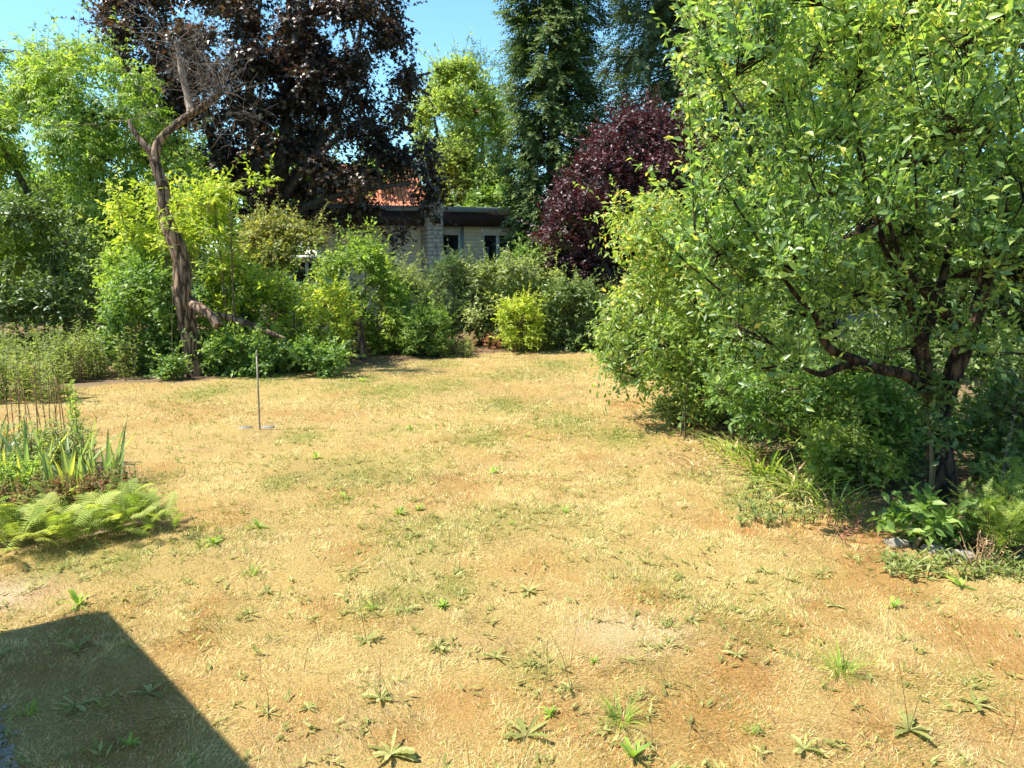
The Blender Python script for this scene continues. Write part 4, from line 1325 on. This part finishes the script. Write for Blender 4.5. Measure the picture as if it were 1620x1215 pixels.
def stalks(name, label, spots, Y, hpx, leafm, tmpl, ll, nl, rng, cat='plant', stem='stem', spread=.3, group=None, tilt=.07, sm='stem', r0=.006):
    """a clump of leafy upright stems. spots: (px, py_base) list"""
    ps = [gp(a, b) for a, b in spots]
    base = np.mean(ps, 0)
    root = thing(name, label, cat, base, group)
    P, RR = [], []
    for p in ps:
        h = hpx * mpp(p[1]) * rng.uniform(.7, 1.15)
        d = np.array([rng.normal(0, tilt), rng.normal(0, tilt), 1]) * h
        P.append([p - UP * .02, p + d * .35, p + d * .7, p + d + np.array([rng.normal(0, .05), rng.normal(0, .05), 0]) * h])
    P = np.array(P)
    MB().tubes(P, np.broadcast_to(np.array([1, .8, .6, .3]) * r0, (len(P), 4)), 4).build(stem, M[sm], root, kind='stuff')
    if nl:
        ti = np.repeat(np.arange(len(P)), nl)
        t = rng.uniform(spread, 1, len(ti)) * 3 * .999
        k = t.astype(int)
        fr = (t - k)[:, None]
        pos = P[ti, k] * (1 - fr) + P[ti, k + 1] * fr
        hv = rvec(len(ti), rng) * (1, 1, .2)
        a = nrm(nrm(hv) + UP * rng.uniform(.1, .9, (len(ti), 1)))
        s = ll * rng.uniform(.6, 1.2, len(ti)) * (1.15 - .45 * t / 3)
        MB().inst(*tmpl, pos, a, nrm(UP + rvec(len(ti), rng) * .5), s, leaf_rand(pos, rng)).build('foliage', M[leafm], root, kind='stuff')
    return root


rng = np.random.default_rng(23)


def scatter(n, x0, x1, y0, y1):
    return list(zip(rng.uniform(x0, x1, n), rng.uniform(y0, y1, n)))


# goldenrod along the left
for (x0, x1, y0, y1, hp, n, lab) in ((-60, 60, 592, 612, 82, 60, 'tall feathery goldenrod clump at the far left edge'), (60, 130, 590, 606, 80, 50, 'goldenrod clump beside the dark shrub'),
                                     (125, 215, 588, 602, 78, 60, 'goldenrod clump left of the bare trunk'), (-40, 110, 618, 640, 78, 80, 'paler weed clump in front of the goldenrod')):
    stalks('goldenrod_clump', lab, scatter(n, x0, x1, y0, y1), 0, hp, 'golden', T_LANCE, .115, 46, rng, spread=.03, group='goldenrod clumps along the left edge')
stalks('brown_weed_clump', 'brownish withered weeds between the goldenrod clumps', scatter(26, 95, 140, 596, 604), 0, 40, 'straw', T_LANCE, .07, 8, rng, sm='dry_stem')
# dry grasses at the far edge
for (x0, x1, y0, y1, hp, n, lab) in ((700, 745, 556, 566, 26, 90, 'dry pale grass clump right of the feathery bush'), (745, 795, 552, 560, 30, 16, 'reddish dry grass clump left of the yellow bush'), (800, 880, 550, 556, 22, 120, 'low dry grass under the yellow bush')):
    stalks('dry_grass_clump', lab, scatter(n, x0, x1, y0, y1), 0, hp, 'rust' if 'reddish' in lab else 'golden', T_LANCE, .13, 8, rng, cat='grass', sm='dry_stem', spread=.05, tilt=.25, r0=.004)
# rust coloured plant in a pale pot
pp = gp(927, 548)
pot = thing('clay_pot', 'small pale clay pot at the far lawn edge', 'pot', pp)
an = np.linspace(0, 2 * np.pi, 18, endpoint=False)
prof = [(.10, 0), (.13, .14), (.155, .22), (.165, .225), (.165, .26), (.14, .26), (.13, .2), (.0, .2)]
V = np.concatenate([np.c_[pp[0] + np.cos(an) * r, pp[1] + np.sin(an) * r, np.full(18, z_)] for r, z_ in prof])
MB().add(V, [[(k * 18 + j, k * 18 + (j + 1) % 18, (k + 1) * 18 + (j + 1) % 18, (k + 1) * 18 + j) for k in range(7) for j in range(18)]]).build('bowl', M['clay'], pot, True)
rp = thing('rust_coloured_plant', 'withered rust coloured plant growing in the clay pot', 'plant', pp + UP * .2)
N = 130
q = rvec(N, rng)
q[:, 2] = np.abs(q[:, 2])
MB().inst(*T_LANCE, pp + UP * .22 + q * rng.uniform(.0, .18, (N, 1)), nrm(q + UP * .3), rvec(N, rng), rng.uniform(.1, .2, N), rng.random(N)).build('foliage', M['rust'], rp, kind='stuff')


# ---- blades: iris, daylily, grass
def blade_mesh(name, mat, wid=.055, bend=.12, segs=5, lr=.5, pw=1.0):
    V = []
    for k in range(segs + 1):
        t = k / segs
        wv = wid * (1 - t ** 1.8) ** pw * (.55 + .45 * min(1, t * 4))
        y, zq = bend * t * t, t - .25 * bend * t * t
        V += [(-wv, y, zq), (0, y + wid * .35, zq), (wv, y, zq)]
    f = []
    for k in range(segs):
        a = 3 * k
        f += [(a, a + 1, a + 4, a + 3), (a + 1, a + 2, a + 5, a + 4)]
    return MB().add(V, [f], lr).mesh(name, M[mat])


IRIS = [blade_mesh('leaf', 'iris', .05, bnd, 5, l) for bnd, l in ((.05, .2), (.18, .45), (.4, .6), (.1, .75), (.3, .98))]
GRB = [blade_mesh('leaf', mt, .016, bnd, 4, l) for mt, bnd, l in (('weed_bright', .25, .4), ('weed_bright', .6, .7), ('weed_bright', .9, .95), ('weed_bright', .4, .2), ('straw', .8, .5))]
DAYL = [blade_mesh('leaf', mt, .03, bnd, 6, l) for mt, bnd, l in (('lime', .5, .3), ('lime', .8, .6), ('weed_bright', 1.0, .9), ('lime', .6, .9), ('straw', 1.1, .6))]


def put(me, name, parent, loc, ax, az_, size, lean):
    """a part sharing its mesh: upright along z, leaning towards azimuth az_"""
    o = bpy.data.objects.new(name, me)
    COL.objects.link(o)
    o.parent = parent
    mt = Matrix.Translation(Vector([float(q) for q in loc])) @ Matrix.Rotation(az_, 4, 'Z') @ Matrix.Rotation(-lean, 4, 'X') @ Matrix.Diagonal((size * ax, size * ax, size, 1))
    o.matrix_local = mt
    return o


def blade_clump(name, label, cat, px, py, hpx, n, meshes, rng, wid=.12, lean=.35, fat=1.0, group=None):
    b = gp(px, py)
    root = thing(name, label, cat, b, group)
    h = hpx * mpp(b[1])
    for k in range(n):
        r = wid * math.sqrt(rng.random())
        az_ = rng.uniform(0, 2 * np.pi)
        put(meshes[rng.integers(len(meshes))], 'leaf', root, (r * math.cos(az_), r * math.sin(az_), -.01), fat, az_ - math.pi / 2 + rng.normal(0, .5), h * rng.uniform(.6, 1.12), abs(rng.normal(0, lean)))
    return root


for (px, py, hp, n, wd, lab) in ((160, 770, 100, 22, .2, 'iris clump with sword leaves nearest the lawn in the left bed'), (105, 777, 112, 22, .2, 'iris clump with a yellowing leaf in the left bed'), (45, 776, 118, 20, .2, 'iris clump behind the reddish sedum in the left bed'), (-10, 770, 112, 14, .18, 'iris clump cut by the left picture edge')):
    blade_clump('iris_clump', lab, 'iris', px, py, hp, n, IRIS, rng, wd, .22, 1.0, 'iris clumps in the left bed')
blade_clump('iris_fan', 'iris fan in the shade under the apple trees', 'iris', 1205, 690, 75, 14, IRIS, rng, .15, .25)
for (px, py, hp, n, lab) in ((1165, 725, 60, 56, 'arching grassy daylily clump left end of the right border'), (1215, 752, 80, 64, 'yellow green daylily clump in the middle of the right border'), (1268, 782, 80, 64, 'grassy daylily clump beside the yellow green weeds'), (1320, 808, 72, 46, 'drooping daylily clump in front of the yellow green weeds'), (1130, 715, 32, 18, 'small straw coloured grass clump near the dark stalk')):
    blade_clump('daylily_clump', lab, 'daylily', px, py, hp, n, DAYL, rng, .2, .5, 1.0, 'daylily clumps along the right border')

# dark stalk and feathery stalks
stalks('dark_flower_stalk', 'dark upright flower stalk at the left end of the right border', [(1083, 695), (1076, 692)], 0, 105, 'dark', T_LANCE, .10, 30, rng, spread=.1, r0=.012)
stalks('willow_herb', 'feathery pointed plant left of the shaded iris fan', [(1165, 688), (1172, 690)], 0, 70, 'green', T_LANCE, .11, 70, rng, spread=.15)
stalks('feathery_stalk', 'single feathery lime green stalk in the left bed', [(128, 735), (132, 733), (124, 736)], 0, 120, 'weed_bright', T_LANCE, .09, 90, rng, spread=.3)
# feathery bright plant at the right edge
for (x0, x1, y0, y1, n, lab) in ((1555, 1610, 862, 885, 26, 'bright feathery plant at the right picture edge by the stones'), (1590, 1680, 835, 880, 26, 'bright feathery plant cut by the right picture edge')):
    stalks('feathery_plant', lab, scatter(n, x0, x1, y0, y1), 0, 115, 'lime', T_FEATHER, .17, 30, rng, spread=.25, tilt=.3, group='feathery plants at the right edge')
stalks('dry_twig_tuft', 'reddish dry stems beside the pale stone', scatter(22, 1535, 1575, 890, 905), 0, 55, 'straw', T_LANCE, .05, 3, rng, sm='dry_stem', tilt=.35)
stalks('thin_stem_group', 'thin grey upright stems in shade right of the apple trunk', scatter(12, 1550, 1640, 770, 800), 0, 190, 'grey', T_OVAL, .09, 12, rng, spread=.5, tilt=.05, sm='twig')
stalks('straw_stems', 'fallen straw coloured stems on the lawn beside the right border', scatter(30, 1065, 1150, 705, 750), 0, 26, 'straw', T_LANCE, .09, 3, rng, sm='dry_stem', tilt=1.6, r0=.0035)
stalks('border_weeds', 'mixed low green weeds along the edge of the right border', scatter(190, 1170, 1370, 762, 835), 0, 17, 'golden', T_LANCE, .08, 8, rng, tilt=.4)
stalks('border_dry_weeds', 'brown withered weeds in front of the big apple trunk', scatter(110, 1310, 1500, 800, 868), 0, 30, 'rust', T_LANCE, .055, 5, rng, tilt=.6, sm='dry_stem', r0=.003)
stalks('border_grass', 'tufted grass around the stones at the right border', scatter(120, 1390, 1680, 888, 918), 0, 17, 'golden', T_LANCE, .10, 7, rng, tilt=.4, spread=.05)

# stones
for k, (px, py, wpx, hpx, lab) in enumerate(((1420, 862, 42, 22, 'flat mossy stone leftmost of the border stones'), (1478, 872, 40, 22, 'middle grey stone below the broad leaves'), (1523, 886, 46, 30, 'pale rounded stone nearest the feathery plant'), (1590, 905, 26, 12, 'small white stone at the right border'))):
    c = gp(px, py)
    me = bpy.data.meshes.new('border_stone')
    import bmesh
    bm = bmesh.new()
    bmesh.ops.create_icosphere(bm, subdivisions=3, radius=1)
    rr = np.random.default_rng(200 + k)
    fr_ = rr.uniform(1.2, 2.6, (4, 3))
    for vv in bm.verts:
        q = np.array(vv.co)
        f_ = 1 + .1 * sum(math.sin(float(fr_[i] @ q) * 1.6 + i) for i in range(4)) / 1.6
        vv.co = Vector((q * f_ * np.array([wpx, wpx * .7, hpx]) * mpp(np.linalg.norm(c)) * .46).tolist())
    bm.to_mesh(me)
    bm.free()
    for p_ in me.polygons:
        p_.use_smooth = True
    me.materials.append(M['rock'])
    o = bpy.data.objects.new('border_stone', me)
    o.location = (c[0], c[1], hpx * mpp(c[1]) * .12)
    COL.objects.link(o)
    tag(o, lab, 'stone', 'stones edging the right border')

# ------------------------------------------------------------------ left bed: ferns, sedum, daylily, dry stalks
def frond_mesh(seed, lr):
    rr = np.random.default_rng(seed)
    n = 15
    V, f = [], []
    bend = rr.uniform(.6, .95)
    sp = lambda t: np.array([.05 * math.sin(2.5 * t), t * (1 - .18 * t), .62 * t * (1 - t * bend) * 1.0])
    for k in range(n + 1):
        t = .12 + .86 * k / n
        c, c2 = sp(t), sp(min(1, t + .018))
        L = .24 * math.sin(math.pi * min(1, (t * .85 + .12))) ** .8 + .02
        for sg in (-1, 1):
            d = np.array([sg * .92, .38, -.16 + rr.normal(0, .06)])
            i = len(V)
            side = np.array([0, .016, 0])
            tip = c + d * L
            mid = c + d * L * .5
            V += [tuple(c - side), tuple(mid - side * .9 + (0, 0, .012)), tuple(tip), tuple(mid + side * .9 + (0, 0, .012)), tuple(c2)]
            f += [(i, i + 1, i + 2, i + 3, i + 4)] if sg > 0 else [(i, i + 4, i + 3, i + 2, i + 1)]
    i = len(V)
    for k in range(7):
        c = sp(k / 6)
        V += [tuple(c + (-.008, 0, .003)), tuple(c + (.008, 0, .003))]
    f2 = [(i + 2 * k, i + 2 * k + 1, i + 2 * k + 3, i + 2 * k + 2) for k in range(6)]
    return MB().add(V, [f, f2], lr).mesh('frond', M['fern'])


FR = [frond_mesh(k, l) for k, l in enumerate((.2, .4, .55, .7, .9, 1.0))]
ferns = [(40, 868, .5, 'fern with drooping fronds at the front left corner of the bed'), (-20, 850, .5, 'fern cut by the left picture edge'), (105, 862, .5, 'broad fern at the front of the left bed'), (165, 850, .46, 'fern with shaded fronds in the middle of the bed front'), (225, 838, .42, 'yellowish fern at the right tip of the bed'),
         (205, 812, .42, 'lime green fern behind the right tip of the bed'), (150, 822, .42, 'fern in front of the sedum'), (70, 836, .44, 'fern half under the sedum'), (255, 845, .3, 'small fern fringe touching the dry lawn')]
for (px, py, L, lab) in ferns:
    b = gp(px, py)
    root = thing('fern', lab, 'fern', b, 'ferns in the left bed')
    n = 30 if L > .35 else 16
    for k in range(n):
        az_ = 2 * np.pi * k / n + rng.normal(0, .2)
        o = bpy.data.objects.new('frond', FR[rng.integers(6)])
        COL.objects.link(o)
        o.parent = root
        s = L * rng.uniform(.45, .85)
        o.matrix_local = Matrix.Translation(Vector((rng.normal(0, .1), rng.normal(0, .1), rng.uniform(.0, .14)))) @ Matrix.Rotation(az_, 4, 'Z') @ Matrix.Rotation(rng.uniform(.05, .85), 4, 'X') @ Matrix.Rotation(rng.normal(0, .2), 4, 'Y') @ Matrix.Scale(s, 4)
for (x0, x1, y0, y1, hp, lab) in ((-40, 60, 815, 835, 62, 'reddish sedum patch at the left edge behind the ferns'), (60, 140, 805, 828, 60, 'reddish green sedum patch below the iris'), (135, 215, 790, 812, 55, 'dark red sedum patch right of the iris')):
    stalks('sedum_patch', lab, scatter(60, x0, x1, y0, y1), 0, hp, 'sedum', T_OVAL, .045, 34, rng, spread=.35, tilt=.12, group='sedum in the left bed')
stalks('bed_greenery', 'light grassy growth behind the iris in the left bed', scatter(110, -40, 150, 740, 765), 0, 85, 'golden', T_LANCE, .12, 18, rng, spread=.15, tilt=.15)
stalks('leafy_bed_plant', 'green leafy plants between the iris and the left edge', scatter(40, -40, 60, 775, 800), 0, 70, 'weed_bright', T_OVAL, .06, 26, rng, spread=.1, tilt=.2)
# daylily flower
bl = gp(10, 745)
fl = thing('orange_daylily', 'orange daylily flower at the left edge of the bed', 'flower', bl)
tp = at(9, 690, bl[1])
MB().tubes([[bl, (bl + tp) / 2, tp]], [[.006, .005, .004]], 5).build('stem', M['stem'], fl)
for k in range(6):
    a_ = k * math.pi / 3
    d = np.array([[math.cos(a_), math.sin(a_) * .8 - .3, .45]])
    MB().inst(*T_OVAL, tp[None], d, np.array([[0, 0, 1.0]]), np.array([.095]), np.array([.3 + .1 * k])).build('petal', M['orange'], fl)
bl2 = gp(195, 838)
# dried stalks
spots = [(15, 690), (23, 694), (37, 688), (43, 696), (53, 684), (60, 690), (66, 684), (75, 692), (80, 690), (86, 684), (92, 690), (98, 686), (103, 690), (30, 684)]
root = thing('dried_flower_stalks', 'bunch of bare brown dried flower stalks behind the left bed', 'stalks', np.mean([gp(*q) for q in spots], 0))
for (px, py) in spots:
    p = gp(px, py)
    h = rng.uniform(75, 112) * mpp(p[1])
    d = np.array([rng.normal(0, .06), rng.normal(0, .06), 1]) * h
    sk = MB().tubes([[p - UP * .02, p + d * .5 + rng.normal(0, .01, 3), p + d]], [[.008, .006, .004]], 5)
    for q in range(3):
        b0 = p + d * rng.uniform(.7, .95)
        sk.tubes([[b0, b0 + np.array([rng.normal(0, .05), rng.normal(0, .05), .05])]], [[.004, .003]], 4)
    sk.tubes([[p + d, p + d + UP * .02, p + d + UP * .035]], [[.006, .012, .004]], 6)
    sk.build('stalk', M['dry_stem'], root)

# ------------------------------------------------------------------ weeds in the lawn
def rosette_leaf(seed, mat, lr, lobes=.25, wid=.13):
    rr = np.random.default_rng(seed)
    n = 8
    V = []
    bend = rr.uniform(.5, .9)
    for k in range(n + 1):
        t = k / n
        wv = wid * (math.sin(math.pi * (t * .82 + .06)) ** .9) * (1 + (lobes if k % 2 else -lobes))
        wv = max(wv, .012) if k < n else .004
        y, z_ = t, .42 * t * (1 - bend * t)
        V += [(-wv, y, z_ + wv * .25), (0, y, z_), (wv, y, z_ + wv * .25)]
    f = []
    for k in range(n):
        a = 3 * k
        f += [(a, a + 1, a + 4, a + 3), (a + 1, a + 2, a + 5, a + 4)]
    return MB().add(V, [f], lr).mesh('leaf', M[mat])


ROS = {'r': [rosette_leaf(k, 'weed', l, .35 if k % 2 else .12, (.075, .12, .1, .06, .13)[k]) for k, l in enumerate((.15, .4, .6, .85, 1))],
       'd': [rosette_leaf(k + 9, 'weed_bright', l, .15, .12) for k, l in enumerate((.15, .4, .6, .8, .95))]}


def weed(px, py, wpx, kind, label, stalk=0, name=None):
    b = gp(px, py)
    b[2] = gz(b[0], b[1])
    dist = np.linalg.norm(b - np.array([0, 0, H]))
    wd = wpx * dist / F * .88
    if kind == 't':
        root = thing('grass_tuft', label, 'grass tuft', b)
        for k in range(85):
            r = wd * .22 * math.sqrt(rng.random())
            az_ = rng.uniform(0, 2 * np.pi)
            put(GRB[rng.integers(5) if rng.random() < .25 else rng.integers(4)], 'leaf', root, (r * math.cos(az_), r * math.sin(az_), -.005), 1.0, az_ - math.pi / 2, wd * rng.uniform(.3, .85), abs(rng.normal(.2, .45)))
        return
    root = thing('weed_rosette' if kind == 'r' else 'dandelion_plant', label, 'weed', b)
    n = int(rng.integers(8, 17))
    for k in range(n):
        az_ = 2 * np.pi * k / n + rng.normal(0, .5)
        o = bpy.data.objects.new('leaf', ROS[kind][rng.integers(len(ROS[kind]))])
        COL.objects.link(o)
        o.parent = root
        s = wd * .5 * rng.uniform(.4, 1.15)
        o.matrix_local = Matrix.Translation(Vector((0, 0, .004))) @ Matrix.Rotation(az_, 4, 'Z') @ Matrix.Rotation(rng.uniform(-.15, .35 if kind == 'r' else .9), 4, 'X') @ Matrix.Scale(s, 4)
    for k in range((stalk + 1) // 2):
        h = wd * rng.uniform(1.1, 1.9)
        tl = np.array([rng.normal(0, .25), rng.normal(0, .2), 1]) * h
        p0 = b
        MB().tubes([smooth_path([p0, p0 + tl * .5 + np.array([rng.normal(0, .04) * h, 0, .05 * h]), p0 + tl], 7)], [np.linspace(.0022, .0012, 7)], 4).build('stalk', M['dry_stem'], root)


W = [(618, 1192, 92, 'r', 'large pale weed rosette at the bottom edge left of centre', 0), (832, 1164, 98, 'r', 'wide weed rosette at the bottom edge just left of the tall grass tuft', 1),
     (983, 1140, 74, 't', 'tallest bright green grass tuft in the near lawn', 0), (1002, 1198, 78, 'd', 'leafy weed at the bottom edge below the tall grass tuft', 0),
     (1332, 1066, 74, 't', 'dense lime green grass tuft on the right near lawn', 0), (1438, 1158, 92, 'r', 'rosette with long bare flower stalks at the lower right', 3),
     (1542, 1116, 60, 'r', 'pale rosette nearest the right edge of the near lawn', 0), (1272, 1188, 62, 'r', 'pale rosette at the bottom edge below the lime grass tuft', 0), (1206, 1196, 42, 'r', 'small rosette at the bottom edge left of its larger pale neighbour', 0),
     (903, 1090, 66, 'r', 'rosette with tall dry stalks below the sandy patch', 3), (694, 1024, 52, 'r', 'grey green rosette left of the sandy patch', 1), (784, 1040, 54, 'r', 'pale ragged rosette with a white pebble beside it', 0),
     (602, 1108, 62, 'r', 'dark rosette with two thin stalks left of centre', 2), (1188, 1162, 30, 't', 'small lime grass tuft right of the tall one', 0), (424, 1132, 44, 'r', 'small rosette beside the edge of the roof shadow', 1), (488, 1124, 42, 'r', 'dull rosette a step right of the roof shadow edge', 0),
     (780, 750, 36, 'd', 'bright green dandelion alone in the middle of the lawn', 0), (632, 814, 38, 'd', 'larger of two neighbouring bright dandelions', 0), (661, 808, 28, 'd', 'smaller of two neighbouring bright dandelions', 0), (410, 838, 34, 'd', 'dandelion between the fern bed and the lawn middle', 0),
     (833, 691, 20, 'd', 'small green weed beyond the lone dandelion', 0), (573, 603, 30, 'd', 'dark green weed near the tree stump', 0), (938, 612, 14, 'd', 'tiny weed left of the prop stick', 0), (338, 862, 44, 'd', 'leafy green weed just right of the fern bed', 0), (398, 910, 34, 't', 'small lime grass tuft below the fern bed', 0),
     (895, 809, 28, 'd', 'small weed on the right of the lawn middle', 0), (810, 828, 22, 'd', 'tiny dark weed below the lone dandelion', 0), (421, 936, 42, 'r', 'pale rosette next to the small lime tuft below the bed', 1), (124, 958, 58, 'd', 'low leafy weed above the corner of the roof shadow', 0), (836, 936, 52, 'r', 'grey rosette in the middle of the near lawn', 2),
     (1413, 962, 40, 'd', 'small green weed with one stalk below the border stones', 1), (1166, 1042, 52, 'r', 'flat rosette right of the sandy patch', 1), (1520, 930, 52, 'd', 'weed tuft just below the border stones', 0), (580, 1016, 60, 'r', 'rosette with a long leaning stalk left of centre', 2), (545, 945, 48, 'r', 'pale rosette in the greenish patch', 0), (640, 968, 54, 'r', 'wide flat rosette in the greenish patch', 1), (725, 905, 50, 'r', 'rosette at the back of the greenish patch', 1),
     (590, 965, 40, 'd', 'lime green weed at the front of the greenish patch', 0), (700, 960, 40, 'd', 'yellowish green weed right of the greenish patch', 0),
     (1205, 905, 44, 'r', 'pale weed clump right of centre below the border', 0), (560, 905, 40, 'r', 'dull rosette behind the greenish patch', 0), (655, 850, 34, 'r', 'flat grey weed below the two bright dandelions', 0), (545, 790, 36, 'd', 'low green weed left of the two bright dandelions', 0),
     (122, 1028, 60, 'r', 'rosette inside the roof shadow near its top corner', 0), (118, 1118, 70, 'r', 'long leaved rosette in the middle of the roof shadow', 1), (236, 1100, 72, 'r', 'large rosette in the roof shadow by its right edge', 0), (46, 1128, 40, 't', 'dark grass tuft in the roof shadow', 0), (205, 1182, 50, 'd', 'bright leaved weed at the bottom of the roof shadow', 0), (4, 1036, 44, 'r', 'rosette in the roof shadow cut by the left edge', 0),
     (1320, 960, 34, 'r', 'small dull weed right of centre of the near lawn', 0), (1095, 985, 40, 'r', 'thin dry weed at the right rim of the sandy patch', 2), (500, 725, 26, 'd', 'small lime weed left in the lawn middle', 0), (650, 680, 22, 'd', 'tiny weed in the far middle of the lawn', 0), (940, 1048, 26, 'd', 'small yellow green weed under the sandy patch', 0), (870, 1130, 40, 'd', 'broad leaved weed left of the tall grass tuft', 0)]
for a in W:
    weed(*a)
# fine bare flower stalks standing all over the lawn and small pale weeds nobody could count
mb = MB()
P, Rr = [], []
for k in range(60):
    px, py = rng.uniform(300, 1600), rng.uniform(800, 1230)
    b = gp(px, py)
    if not inside(b[0], b[1], LAWN):
        continue
    h = rng.uniform(.1, .3)
    t_ = np.array([rng.normal(0, .3), rng.normal(0, .3), 1]) * h
    P.append([b, b + t_ * .5 + rng.normal(0, .01, 3), b + t_])
    Rr.append([.0018, .0015, .001])
mb.tubes(P, Rr, 3)
tag(mb.build('bare_stalks', M['dry_stem']), 'fine bare flower stalks standing here and there in the lawn', 'stalks', kind='stuff')
n = 22000
x, y = rng.uniform(-9, 7, n), 3 + 15 * rng.random(n) ** 1.2
g, ru, sa = lawn_fields(x, y)
kp = (rng.random(n) < .12 + .85 * g) & (lawn_mask(x, y) > .9)
x, y = x[kp], y[kp]
ti = np.repeat(np.arange(len(x)), 7)
az = rng.uniform(0, 2 * np.pi, len(ti))
pos = np.c_[x[ti], y[ti], gz(x[ti], y[ti]) + .006]
a = np.c_[np.cos(az), np.sin(az), rng.uniform(.15, 1.1, len(ti))]
MBw = MB().inst(*T_LANCE, pos + rng.normal(0, .02, pos.shape) * (1, 1, 0), a, nrm(UP + rvec(len(ti), rng) * .3), rng.uniform(.02, .08, len(ti)), rng.random(len(ti)))
tag(MBw.build('small_lawn_weeds', M['weed']), 'small green weeds and grass sprouts dotted through the dry lawn', 'weeds', kind='stuff')
